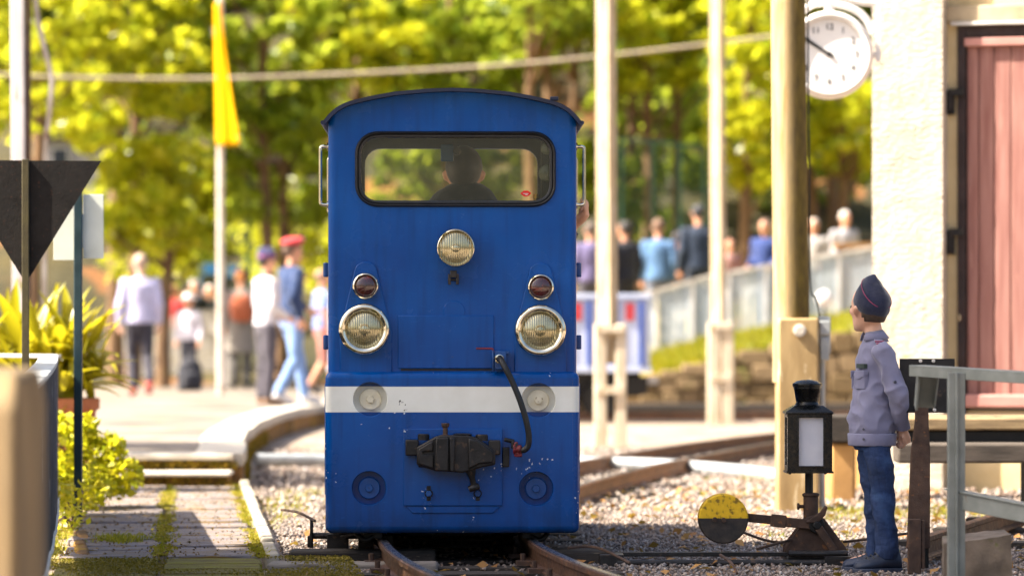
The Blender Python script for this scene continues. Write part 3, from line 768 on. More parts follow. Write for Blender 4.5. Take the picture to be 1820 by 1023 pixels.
# lamp housings (raised tapering plates)
def lens_mat(name, a, b, ribs=True):
    m, n, l, p = mk(name)
    tc = n.new("ShaderNodeTexCoord"); wv = n.new("ShaderNodeTexWave"); wv.bands_direction = 'X'
    wv.inputs["Scale"].default_value = 34; wv.inputs["Distortion"].default_value = 0.25
    l.new(tc.outputs['Object'], wv.inputs[0])
    col = ramp(n, l, noise(n, l, 16, 4), [(0.3, b), (0.7, a)])
    l.new(mixc(n, l, ramp(n, l, wv.outputs[1], [(0.2, (0.0,) * 3), (0.9, (0.45,) * 3)]), col, sc(b, 0.55)), p.inputs["Base Color"])
    p.inputs["Roughness"].default_value = 0.16; p.inputs["Metallic"].default_value = 0.72
    p.inputs["Coat Weight"].default_value = 1.0; p.inputs["Coat Roughness"].default_value = 0.03
    bp = n.new("ShaderNodeBump"); bp.inputs["Strength"].default_value = 0.35; bp.inputs["Distance"].default_value = 0.004
    l.new(wv.outputs[1], bp.inputs["Height"]); l.new(bp.outputs[0], p.inputs["Normal"])
    return m
M['lens'] = lens_mat("ribbed_lens", C('#c8bf9c'), C('#9c8e60'))
M['redlens'] = mat("dark_red_lens", C('#4a1416'), C('#2f0b0e'), 20, 0.12, 0, 0.3, 60, coat=1.0, spots=C('#6e2a22'), sscale=22, sthr=0.6)
def headlight(px, pz, rad, lens, y, e=True):
    cx, cz = LX(px), LZ(pz); k = rad / 0.106
    h = MB().lathe([(0.106, 0.07), (0.1065, 0.01), (0.106, -0.004), (0.101, -0.013), (0.094, -0.018), (0.087, -0.0165), (0.078, -0.010), (0.0745, -0.003), (0.0745, 0.004)] if lens < .9 else [(0.106, 0.06), (0.1065, 0.0), (0.104, -0.012), (0.099, -0.016), (0.0955, -0.010), (0.0955, 0.004)], (cx, y, cz), (0, 1, 0), 48)
    if k != 1: h.v = [(cx + (a - cx) * k, y + (b - y) * k, cz + (c - cz) * k) for a, b, c in h.v]
    o = h.build("headlight", M['chrome'], loco, 50)
    rl = 0.0755 * k if lens < .9 else 0.0965 * k
    L = MB().lathe([(rl, 0.0), (rl * .9, -0.006 * k), (rl * .7, -0.0125 * k), (rl * .4, -0.0175 * k), (rl * .15, -0.019 * k), (0.001, -0.0192 * k)], (cx, y + 0.004, cz), (0, 1, 0), 40).build("lens", M['lens'], o, 60)
    # bulb cap and moulded block seen in the glass
    MB().lathe([(0.024 * k, 0.0), (0.022 * k, -0.006 * k), (0.014 * k, -0.009 * k), (0.001, -0.010 * k)], (cx, y - 0.013 * k, cz), (0, 1, 0), 24).bb(cx - .017 * k, cx + .017 * k, y - .0215 * k, y - .012, cz - .001, cz + .022 * k).build("bulb_shield", M['lens'], o, 50, 0.002)
    if e:
        for q in ((0, 0, .0022, .012), (.003, .0052, .006, .002), (.003, 0, .005, .002), (.003, -.0052, .006, .002)):
            MB().bb(cx - .003 + q[0], cx - .003 + q[0] + q[2], y - .0205, y - .018, cz - .022 + q[1] - q[3] / 2, cz - .022 + q[1] + q[3] / 2).build("letter_e", M['iron'], L, 0)
    return o
for px, dx, dz in ((650, 0, 0), (961, 1, 2)):
    cx = LX(px)
    pl = [(cx - .108, ztop - 0.012), (cx + .108, ztop - 0.012), (cx + .108, LZ(588 + dz)), (cx + .048, LZ(482 + dz))]
    pl += [(cx + .048 * math.cos(R(a)), LZ(482 + dz) + .042 * math.sin(R(a))) for a in range(20, 180, 20)] + [(cx - .048, LZ(482 + dz)), (cx - .108, LZ(588 + dz))]
    MB().prism(pl, (0, YF - 0.012, 0), (1, 0, 0), (0, 0, 1), (0, 0.013, 0)).build("lamp_plate", M['blue'], loco, 30, 0.004)
    headlight(px - 2 + dx, 585 + dz, 0.106, 0.75, YF - 0.055, px == 650)
    t = MB().lathe([(0.055, 0.04), (0.055, 0.0), (0.053, -0.010), (0.048, -0.013), (0.0445, -0.010), (0.0445, 0.0)], (LX(px), YF - 0.04, LZ(508 + dz)), (0, 1, 0), 40).build("tail_lamp", M['chrome'], loco, 50)
    MB().lathe([(0.0455, 0.0), (0.042, -0.007), (0.033, -0.013), (0.018, -0.017), (0.001, -0.018)], (LX(px), YF - 0.04, LZ(508 + dz)), (0, 1, 0), 32).build("lens", M['redlens'], t, 60)
headlight(810, 441, 0.079, 0.95, YF - 0.075, False)
MB().lathe([(0.04, 0.0), (0.065, 0.03), (0.07, 0.06)][::-1], (LX(810), YF, LZ(441)), (0, -1, 0), 32).build("lamp_back", M['bluepart'], loco, 50)
MB().box((LX(806), YF - 0.03, LZ(487)), (0.028, 0.05, 0.03)).box((LX(799), YF - 0.035, LZ(496)), (0.012, 0.03, 0.044)).box((LX(813), YF - 0.035, LZ(496)), (0.012, 0.03, 0.044)).cyl((LX(796), YF - 0.035, LZ(497)), (LX(816), YF - 0.035, LZ(497)), 0.006, n=8).build("lamp_bracket", M['iron'], loco, 30, 0.003)
MB().lathe([(0.001, -0.003), (0.043, -0.003), (0.045, -0.001), (0.045, 0.002)], (LX(807), YF, LZ(553)), (0, 1, 0), 40).build("cover_disc", M['blue'], loco, 30)
MB().bb(LX(712), LX(878), YF - 0.004, YF + 0.002, LZ(658), LZ(655)).build("panel_gap", M['oily'], loco, 0)
MB().bb(LX(707), LX(878), YF - 0.006, YF + 0.001, LZ(654.4), LZ(560)).build("access_panel", M['blue'], loco, 30, 0.003)
for px, pz in ((804, 634), (770, 645), (622, 650)):
    MB().lathe([(0.001, -.004), (.004, -.003), (.005, 0.002)], (LX(px), YF - .004, LZ(pz)), (0, 1, 0), 8).build("rivet", M['bluepart'], loco, 40)
# brake hose, valve and fittings
VX = LX(889)
MB().box((VX, YF - 0.03, LZ(640)), (0.05, 0.06, 0.075)).box((VX + .004, YF - .03, LZ(626)), (0.066, 0.05, 0.014)).box((LX(876), YF - .05, LZ(640)), (0.008, 0.03, 0.085)).build("brake_valve", M['bluepart'], loco, 30, 0.003)
MB().tube(smoothpath([(LX(846), YF - .06, LZ(619)), (LX(870), YF - .06, LZ(619)), (LX(876), YF - .06, LZ(621)), (LX(876), YF - .05, LZ(632))], 4), 0.0042, 8).build("valve_handle", mat("red_enamel", C('#8a2430'), C('#5f1a24'), 12, 0.4), loco, 50)
MB().lathe([(0.018, 0.0), (0.0185, -0.02), (0.013, -0.021)], (LX(888), YF - .055, LZ(637)), (0.1, 1, 0.05), 20).build("hose_collar", M['chrome'], loco, 40)
hp = [(LX(888), YF - .03, LZ(636)), (LX(889), YF - .09, LZ(637)), (LX(897), YF - .125, LZ(652)), (LX(911), YF - .13, LZ(680)), (LX(924), YF - .135, LZ(712)), (LX(934), YF - .135, LZ(745)), (LX(939), YF - .13, LZ(772)), (LX(938), YF - .125, LZ(790)), (LX(931), YF - .12, LZ(798)), (LX(922), YF - .10, LZ(797))]
MB().tube(smoothpath(hp, 8), 0.0125, 14).build("brake_hose", M['rubber'], loco, 60)
MB().lathe([(.017, 0), (.019, .012), (.013, .02), (.02, .026), (.02, .036)], (LX(927), YF - .11, LZ(797)), (-1, 0.1, 0), 16, True).box((LX(917), YF - .09, LZ(797)), (.016, .05, .06)).box((LX(921), YF - .1, LZ(806)), (.03, .03, .02)).build("hose_coupling", mat("worn_red_paint", C('#8a2226'), C('#4a1618'), 20, 0.5, 0, .2, 60, spots=C('#1d1a1a'), sscale=40, sthr=.55), loco, 30, 0.004)
MB().bb(LX(893), LX(905), -0.02, 0.004, LZ(829), LZ(794)).cyl((LX(896), -.025, LZ(780)), (LX(914), -.03, LZ(784)), 0.009, n=10).box((LX(911), -.03, LZ(790)), (.012, .05, .03)).build("hose_clip", M['iron'], loco, 30, 0.003)
# coupler plate and coupler
MB().bb(LX(717), LX(893), -0.012, 0.002, LZ(898), LZ(761)).build("coupler_plate", M['blue'], loco, 30, 0.003)
MB().prism([(LX(722), LZ(899)), (LX(733), LZ(911)), (LX(876), LZ(911)), (LX(888), LZ(899))], (0, -0.007, 0), (1, 0, 0), (0, 0, 1), (0, .01, 0)).build("plate_lip", M['blue'], loco, 30, 0.002)
def pz(pts): return [(LX(a), LZ(b)) for a, b in pts]
cp = MB()
cp.prism(pz([(741, 793), (773, 775), (782, 772), (830, 772), (846, 776), (880, 799), (880, 824), (858, 828), (838, 834), (822, 838), (797, 836), (775, 835), (741, 824)]), (0, -0.10, 0), (1, 0, 0), (0, 0, 1), (0, 0.085, 0))
cpl = cp.build("coupler", M['iron'], loco, 30, 0.006)
build_each(MB().prism(pz([(775, 776), (797, 776), (797, 835), (774, 834)]), (0, -0.135, 0), (1, 0, 0), (0, 0, 1), (0, 0.04, 0)).prism(pz([(799, 776), (808, 776), (808, 836), (799, 836)]), (0, -0.13, 0), (1, 0, 0), (0, 0, 1), (0, 0.04, 0)), "coupler_jaw", M['iron'], cpl, 30, 0.005)
MB().prism(pz([(832, 777), (848, 780), (876, 800), (876, 820), (852, 822), (832, 832)]), (0, -0.118, 0), (1, 0, 0), (0, 0, 1), (0, 0.03, 0)).build("coupler_wing", M['iron'], cpl, 30, 0.006)
MB().prism(pz([(744, 796), (770, 781), (770, 800), (752, 801), (752, 806), (771, 806), (771, 831), (744, 822)]), (0, -0.115, 0), (1, 0, 0), (0, 0, 1), (0, 0.03, 0)).build("coupler_wing", M['iron'], cpl, 30, 0.005)
build_each(MB().bb(LX(721), LX(744), -0.075, -0.014, LZ(808), LZ(780)).bb(LX(868), LX(889), -0.075, -0.014, LZ(807), LZ(781)).bb(LX(744), LX(756), -.09, -.02, LZ(829), LZ(818)), "side_lug", M['iron'], cpl, 30, 0.005)
build_each(MB().lathe([(.024, 0), (.024, .022), (.02, .026)], (LX(753), -.055, LZ(781)), (0, 0, 1), 20, True).lathe([(.026, 0), (.026, .022), (.022, .026)], (LX(856), -.055, LZ(782)), (0, 0, 1), 20, True).lathe([(.036, 0), (.04, .008), (.03, .012)], (LX(822), -.055, LZ(774)), (0, 0, 1), 20, True), "pivot_bolt", M['iron'], cpl, 40)
MB().lathe([(.010, 0), (.010, .042), (.015, .046), (.0175, .058), (.016, .061)], (LX(791.5), -.06, LZ(777)), (0, 0, 1), 16, True).lathe([(.024, 0), (.022, .008), (.012, .012)], (LX(791), -.06, LZ(776)), (0, 0, 1), 16, True).build("coupling_pin", M['rust'], cpl, 40)
MB().tube([(LX(836), -.075, LZ(830)), (LX(837), -.075, LZ(838)), (LX(839), -.072, LZ(848)), (LX(842), -.07, LZ(861))], [.024, .02, .012, .012], 14).tube([(LX(833), -.07, LZ(868)), (LX(840), -.07, LZ(865)), (LX(848), -.07, LZ(863)), (LX(852), -.07, LZ(862))], [.013, .016, .016, .010], 12).build("release_lever", M['iron'], cpl, 50)
for px in (762, 849):
    sb = MB().lathe([(.001, -.002), (.017, -.002), (.018, 0.002)], (LX(px), -.013, LZ(876)), (0, 1, 0), 20).box((LX(px), -.0125, LZ(868)), (.017, .003, .025)).box((LX(px), -.0125, LZ(884)), (.017, .003, .022)).build("bolt_slot", M['oily'], loco, 30)
    MB().lathe([(.001, -.02), (.012, -.02), (.0135, -.017), (.0135, 0)], (LX(px), -.014, LZ(876)), (0, 1, 0), 6).build("bolt", M['bluepart'], sb, 30)
# running gear below the skirt
for yy in (0.75, 2.3):
    for s_ in (-1, 1):
        MB().lathe([(.001, -.03), (.06, -.03), (.07, -.02), (.15, -.02), (.165, -.03), (.178, -.03), (.178, .02), (.2, .022), (.2, .036), (.001, .036)][::s_] if s_ == 1 else [(.001, .03), (.06, .03), (.07, .02), (.15, .02), (.165, .03), (.178, .03), (.178, -.02), (.2, -.022), (.2, -.036), (.001, -.036)], (s_ * .31 - 0.012, yy, 0.285), (1, 0, 0), 32).build("wheel", M['oily'], loco, 40)
    MB().cyl((-.3, yy, .285), (.3, yy, .285), .03, n=12).build("axle", M['oily'], loco, 40)
for s_ in (-1, 1):
    MB().bb(s_ * .23 - .02, s_ * .23 + .02, 0.15, 3.2, .18, .5).bb(s_ * .23 - .05, s_ * .23 + .05, .45, 1.05, .1, .3).build("side_frame", M['oily'], loco, 30, 0.01)
    MB().bb(s_ * .33 - .04, s_ * .33 + .04, .1, .34, .105, .2).tube(smoothpath([(s_ * .30, .12, .14), (s_ * .36, .10, .10), (s_ * .40, .12, .13)], 5), .012, 8).build("sand_pipe", M['oily'], loco, 30, .006)
build_each(MB().bb(-.18, .18, .5, .54, .1, .16).bb(-.5, .5, 2.4, 2.44, .16, .5), "brake_beam", M['oily'], loco, 30)
# ------------------------------------------------------------------ people
def remesh(v, it=2, fac=0.5):
    def f(o):
        r = o.modifiers.new("remesh", 'REMESH'); r.mode = 'VOXEL'; r.voxel_size = v; r.use_smooth_shade = True
        s_ = o.modifiers.new("smooth", 'SMOOTH'); s_.iterations = it; s_.factor = fac
    return f
def folds(strength, size):
    def f(o):
        t = bpy.data.textures.get("cloth_folds_%g" % size) or bpy.data.textures.new("cloth_folds_%g" % size, 'CLOUDS')
        t.noise_scale = size; t.noise_depth = 1
        d = o.modifiers.new("folds", 'DISPLACE'); d.texture = t; d.strength = strength; d.mid_level = 0.5; d.texture_coords = 'LOCAL'
    return f
def creases(strength, size):
    def f(o):
        t = bpy.data.textures.get("creases_%g" % size) or bpy.data.textures.new("creases_%g" % size, 'MUSGRAVE')
        t.musgrave_type = 'RIDGED_MULTIFRACTAL'; t.noise_scale = size; t.octaves = 1.5; t.noise_intensity = .5
        d = o.modifiers.new("creases", 'DISPLACE'); d.texture = t; d.strength = strength; d.mid_level = 0.25; d.texture_coords = 'LOCAL'
        s_ = o.modifiers.new("soften", 'SMOOTH'); s_.iterations = 2; s_.factor = .4
    return f
SKIN = mat("skin", C('#d9a282'), C('#c48a6c'), 14, 0.55, 0, 0.1, 90)
SKIN2 = mat("pale_skin", C('#e6b99e'), C('#d39f84'), 14, 0.5, 0, 0.1, 90)
_cm = {}
def cloth(h, rough=0.85, sheen=0.2):
    if (h, rough) not in _cm: _cm[(h, rough)] = mat("cloth_" + h.strip('#'), C(h), sc(C(h), 0.78), 9, rough, 0, 0.35, 25, sheen=sheen)
    return _cm[(h, rough)]
def mirror(j): return j
def limb(mb, a, b, c, r, n=12):
    """three-joint limb with rounded ends: r = radii at a, upper mid, b, lower mid, c"""
    a, b, c = Vector(a), Vector(b), Vector(c)
    p = [a - (b - a).normalized() * r[0] * 0.6, a, a.lerp(b, .45), b.lerp(a, .08), b, b.lerp(c, .08), b.lerp(c, .4), c]
    rr = [r[0] * .6, r[0], r[1], r[2] * 1.03, r[2], r[2] * 1.03, r[3], r[4]]
    mb.tube(p, rr, n)
def head_into(mb, c, h, Mr):
    """skull, jaw, nose, brow, lips and ears around the centre c; h = chin to crown"""
    k = h / 0.235
    S_ = [(0.0, .020, .022, .052), (.05, .036, .036, .044), (.14, .050, .058, .026), (.26, .060, .076, .012), (.38, .067, .086, .006), (.5, .073, .093, .001), (.62, .077, .099, -.004), (.74, .076, .099, -.007), (.85, .067, .088, -.008), (.94, .045, .062, -.008), (1.0, .012, .018, -.008)]
    mb.loft([(0, y * k, (t - .5) * h, rx * k, ry * k) for t, rx, ry, y in S_], 24, Mr, c)
    P = lambda x, y, t: Vector(c) + Mr @ Vector((x * k, y * k, (t - .5) * h))
    mb.tube([P(0, .085, .56), P(0, .100, .46), P(0, .116, .385), P(0, .094, .34)], [.008 * k, .011 * k, .015 * k, .008 * k], 10)
    mb.tube([P(-.012, .099, .365), P(.012, .099, .365)], .011 * k, 8)
    mb.tube([P(-.05, .068, .60), P(-.025, .089, .615), P(0, .092, .60), P(.025, .089, .615), P(.05, .068, .60)], .008 * k, 8)
    mb.tube([P(-.022, .084, .245), P(0, .093, .25), P(.022, .084, .245)], .008 * k, 8)
    mb.tube([P(-.02, .082, .215), P(0, .090, .212), P(.02, .082, .215)], .008 * k, 8)
    mb.ell(P(0, .072, .06), (.022 * k, .02 * k, .018 * k), 10, 8)
    for s_ in (-1, 1):
        mb.tube([P(s_ * .072, .010, .36), P(s_ * .082, .004, .42), P(s_ * .088, -.008, .52), P(s_ * .080, -.002, .57)], [.008 * k, .013 * k, .016 * k, .009 * k], 8, True, 0.75)
        mb.ell(P(s_ * .045, .062, .42), (.02 * k, .02 * k, .022 * k), 10, 8)
def hand_into(mb, wr, d, pn, L, curl=0.6, side=1):
    """palm and five fingers from the wrist along d; pn = palm normal; thumb on the given side"""
    wr = Vector(wr); d = Vector(d).normalized(); pn = Vector(pn); pn = (pn - d * pn.dot(d)).normalized(); x = d.cross(pn) * side
    k = L / 0.18
    mb.tube([wr - d * .02 * k, wr + d * .02 * k, wr + d * .06 * k, wr + d * .095 * k], [.026 * k, .034 * k, .041 * k, .034 * k], 12, True, 0.55)
    for i, (o, ln) in enumerate(((-.030, .068), (-.010, .08), (.011, .074), (.030, .056))):
        b = wr + d * .085 * k + x * o * k; q = [b]; a = 0
        for sN in (.45, .32, .23):
            a += curl * (0.9 if sN == .45 else 1.1)
            q.append(q[-1] + (d * math.cos(a) + pn * math.sin(a)) * ln * sN * k)
        mb.tube([b - d * .03 * k] + q, [.010 * k, .0095 * k, .009 * k, .0083 * k, .0065 * k], 8)
    b = wr + d * .03 * k - x * .03 * k
    mb.tube([b, b + (d * .5 - x * .8 + pn * .3) * .035 * k, b + (d * .95 - x * .75 + pn * .7) * .055 * k, b + (d * 1.2 - x * .55 + pn * 1.0) * .068 * k], [.014 * k, .013 * k, .0105 * k, .007 * k], 8)
BASEJ = dict(hip=(.085, 0, .90), knee=(.09, .015, .49), ankle=(.085, -.02, .085), toe=(.095, .14, .03), sh=(.175, -.005, 1.405), el=(.225, -.035, 1.13), wr=(.235, .05, .885))
def person(label, pos, H, face, top, legs, shoe='#3a3432', hair='#5a4130', skin=None, hat=None, group=None, j=None, hy=0.0, hp=0.0, sleeve='long', coat=0.0, vox=0.014,
           headk=1.0, bulk=1.0, lowleg=True, extra=None, half=None):
    """one person standing at pos, facing the angle face (0 = away from the camera, 90 = left); j overrides joints (metres at 1.75 m height)"""
    u = H / 1.75; root = thing("person", label, "person", pos, R(face), group)
    J = {}
    for k_, (x, y, z) in BASEJ.items():
        J['l' + k_] = Vector((-x, y, z)); J['r' + k_] = Vector((x, y, z))
    for k_, v in (j or {}).items(): J[k_] = Vector(v)
    for k_ in J: J[k_] = J[k_] * u
    hc = Vector((0, .02, 1.625)) * u
    if j and 'head' in j: hc = J['head']
    hh = .235 * u * headk
    Mr = (Euler((R(hp), 0, R(hy)))).to_matrix()
    sk = skin or SKIN
    B = MB()
    head_into(B, hc, hh, Mr)
    B.tube([(0, -.01 * u, 1.36 * u), (0, -.005 * u, 1.45 * u), hc + Vector((0, -.012 * u, -.05 * u))], [.062 * u, .052 * u, .05 * u], 14)
    tors = [(.95, .135, .095), (1.05, .125, .085), (1.15, .125, .085), (1.28, .145, .098), (1.38, .15, .09), (1.43, .10, .065)]
    B.loft([(0, 0, z * u, rx * u, ry * u) for z, rx, ry in [(.84, .12, .09)] + tors], 18)
    for s_ in 'lr':
        limb(B, J[s_ + 'sh'], J[s_ + 'el'], J[s_ + 'wr'], [.05 * u, .043 * u, .036 * u, .036 * u, .025 * u])
        d = (J[s_ + 'wr'] - J[s_ + 'el']).normalized()
        hand_into(B, J[s_ + 'wr'], d + Vector((0, .1, 0)), (1 if s_ == 'l' else -1, 0.25, 0), .175 * u, 0.5, -1 if s_ == 'l' else 1)
        limb(B, J[s_ + 'hip'], J[s_ + 'knee'], J[s_ + 'ankle'], [.075 * u, .066 * u, .05 * u, .048 * u, .034 * u])
        B.tube([J[s_ + 'ankle'] - Vector((0, .03 * u, .02 * u)), J[s_ + 'ankle'].lerp(J[s_ + 'toe'], .5), J[s_ + 'toe']], [.036 * u, .034 * u, .026 * u], 10)
    B.build("body", sk, root, 180, mods=[remesh(vox * .75, 2, .4)])
    for s_ in (-1, 1):
        ec = hc + Mr @ Vector((s_ * .031 * hh / .235, .086 * hh / .235, (.505 - .5) * hh))
        MB().ell(ec, (.0125 * hh / .235,) * 3, 10, 8).build("eye", EYE, root, 180)
    # top
    T = MB(); b = bulk
    secs = [(.90 - coat, .165 + coat * .1, .128 + coat * .1), (1.0, .158, .122), (1.12, .15, .112), (1.26, .165, .12), (1.37, .168, .112), (1.43, .12, .085), (1.465, .072, .07)]
    T.loft([(0, 0, z * u, rx * u * b, ry * u * b) for z, rx, ry in secs], 22)
    for s_ in 'lr':
        a, e, w_ = J[s_ + 'sh'], J[s_ + 'el'], J[s_ + 'wr']
        if sleeve == 'long': limb(T, a, e, w_.lerp(e, .04), [.068 * u * b, .062 * u * b, .054 * u * b, .05 * u * b, .042 * u * b])
        else: limb(T, a, a.lerp(e, .5), a.lerp(e, .8), [.068 * u * b, .064 * u * b, .06 * u * b, .06 * u * b, .058 * u * b])
    T.build("jacket" if sleeve == 'long' else "shirt", top if not isinstance(top, str) else cloth(top), root, 180, mods=[remesh(vox, 3, .5), folds(.02 * u, .11)])
    Q = MB()
    Q.loft([(0, 0, z * u, rx * u, ry * u) for z, rx, ry in ((.80, .125, .105), (.86, .150, .118), (.95, .150, .115), (1.02, .14, .105))], 20)
    for s_ in 'lr':
        h_, kn, an = J[s_ + 'hip'], J[s_ + 'knee'], J[s_ + 'ankle']
        limb(Q, h_, kn, an if lowleg else kn.lerp(an, .15), [.094 * u, .086 * u, .068 * u, .064 * u, .058 * u])
    Q.build("trousers" if lowleg else "shorts", legs if not isinstance(legs, str) else cloth(legs), root, 180, mods=[remesh(vox, 3, .5), folds(.018 * u, .1)])
    for s_ in 'lr':
        an, to = J[s_ + 'ankle'], J[s_ + 'toe']; dd = (to - an); 
        f = Vector((dd.x, dd.y, 0)).normalized(); hl = an - f * .05 * u
        zf = min(an.z - .085 * u, to.z - .03 * u)
        K = MB().tube([hl + Vector((0, 0, -.035 * u)), an + Vector((0, 0, -.02 * u)), an.lerp(to, .55), to + f * .02 * u, to + f * .06 * u], [.036 * u, .05 * u, .046 * u, .038 * u, .022 * u], 12, True, 0.9)
        K.build("shoe", cloth(shoe, .6), root, 180, mods=[remesh(vox * .8, 2, .5)])
    kk = hh / .235
    if hair:
        hm = cloth(hair, .6) if isinstance(hair, str) else hair
        Hh = MB().ell((0, -.014 * kk, .030 * kk), (.083 * kk, .106 * kk, .098 * kk), 24, 18)
        ok = set(i for i, v in enumerate(Hh.v) if not (v[1] > .035 * kk and v[2] < .075 * kk) and v[2] > -.065 * kk and not (abs(v[0]) > .05 * kk and v[2] < .01 * kk and v[1] > -.03 * kk))
        Hh.f = [f for f in Hh.f if all(i in ok for i in f)]
        Hh.v = [hc + Mr @ Vector(v) for v in Hh.v]
        def thick(o): t = o.modifiers.new("thickness", 'SOLIDIFY'); t.thickness = .012 * kk; t.offset = -1
        Hh.build("hair", hm, root, 180, mods=[thick])
    if hat:
        kind, col = hat[0], hat[1]
        X_ = MB()
        if kind == 'beret':
            X_.lathe([(.083, .055), (.095, .07), (.125, .085), (.132, .10), (.12, .125), (.075, .145), (.001, .15)], (0, -.005, 0), (0, 0, 1), 28)
            X_.v = [(x, y, z + y * .12) for x, y, z in X_.v]
        elif kind == 'brim':
            X_.lathe([(.15, .045), (.148, .052), (.088, .06), (.088, .10), (.07, .135), (.001, .145)], (0, -.005, 0), (0, 0, 1), 28)
        elif kind == 'knit':
            X_.lathe([(.087, .03), (.092, .05), (.09, .09), (.068, .13), (.001, .15)], (0, -.01, 0), (0, 0, 1), 24)
        elif kind == 'fore':                                   # folded garrison cap
            X_.loft([(0, -.008, .035, .089, .112), (0, -.01, .07, .086, .112), (0, -.012, .11, .06, .105), (0, -.012, .15, .022, .09), (0, -.012, .168, .006, .07)], 28)
        X_.v = [tuple(hc + Mr @ (Vector(v) * kk)) for v in X_.v]
        h_ = X_.build("hat" if kind != 'fore' else "cap", cloth(col), root, 60)
        if len(hat) > 2:
            Bn = MB().lathe([(.0895, .052), (.0905, .056), (.0905, .072), (.0895, .074)] if kind != 'beret' else [(.085, .05), (.087, .052), (.093, .066), (.092, .068)], (0, -.006, 0), (0, 0, 1), 28)
            Bn.v = [tuple(hc + Mr @ (Vector((v[0], v[1] * (1.26 if kind == 'fore' else 1.12), v[2])) * kk)) for v in Bn.v]
            Bn.build("hat_band", cloth(hat[2]), root, 60)
    if extra: extra(root, u, hc)
    return root
EYE = mat("dark_eye", C('#2a1c14'), C('#18100c'), 30, 0.2)

# --- the driver, seen from behind through the front window
dx = LX(826)
dr = person("driver seen from behind through the cab window in a dark jacket", (LOC[0] + dx - .012, LOC[1] + .72, 0.14), 1.75, 0, '#17181c', '#23242a', hair='#2c2118', headk=0.97, vox=0.013,
            j=dict(head=(0, 0.0, 1.505), lsh=(-.17, 0, 1.32), rsh=(.17, 0, 1.32), lel=(-.25, .2, 1.1), lwr=(-.12, .40, 1.05), rel=(.38, .04, 1.18), rwr=(.468, -.02, 1.275),
                   lhip=(-.1, 0, .96), rhip=(.1, 0, .96), lknee=(-.12, .06, .93), rknee=(.12, .06, .93), lankle=(-.12, .05, .91), rankle=(.12, .05, .91), ltoe=(-.12, .16, .89), rtoe=(.12, .16, .89)))

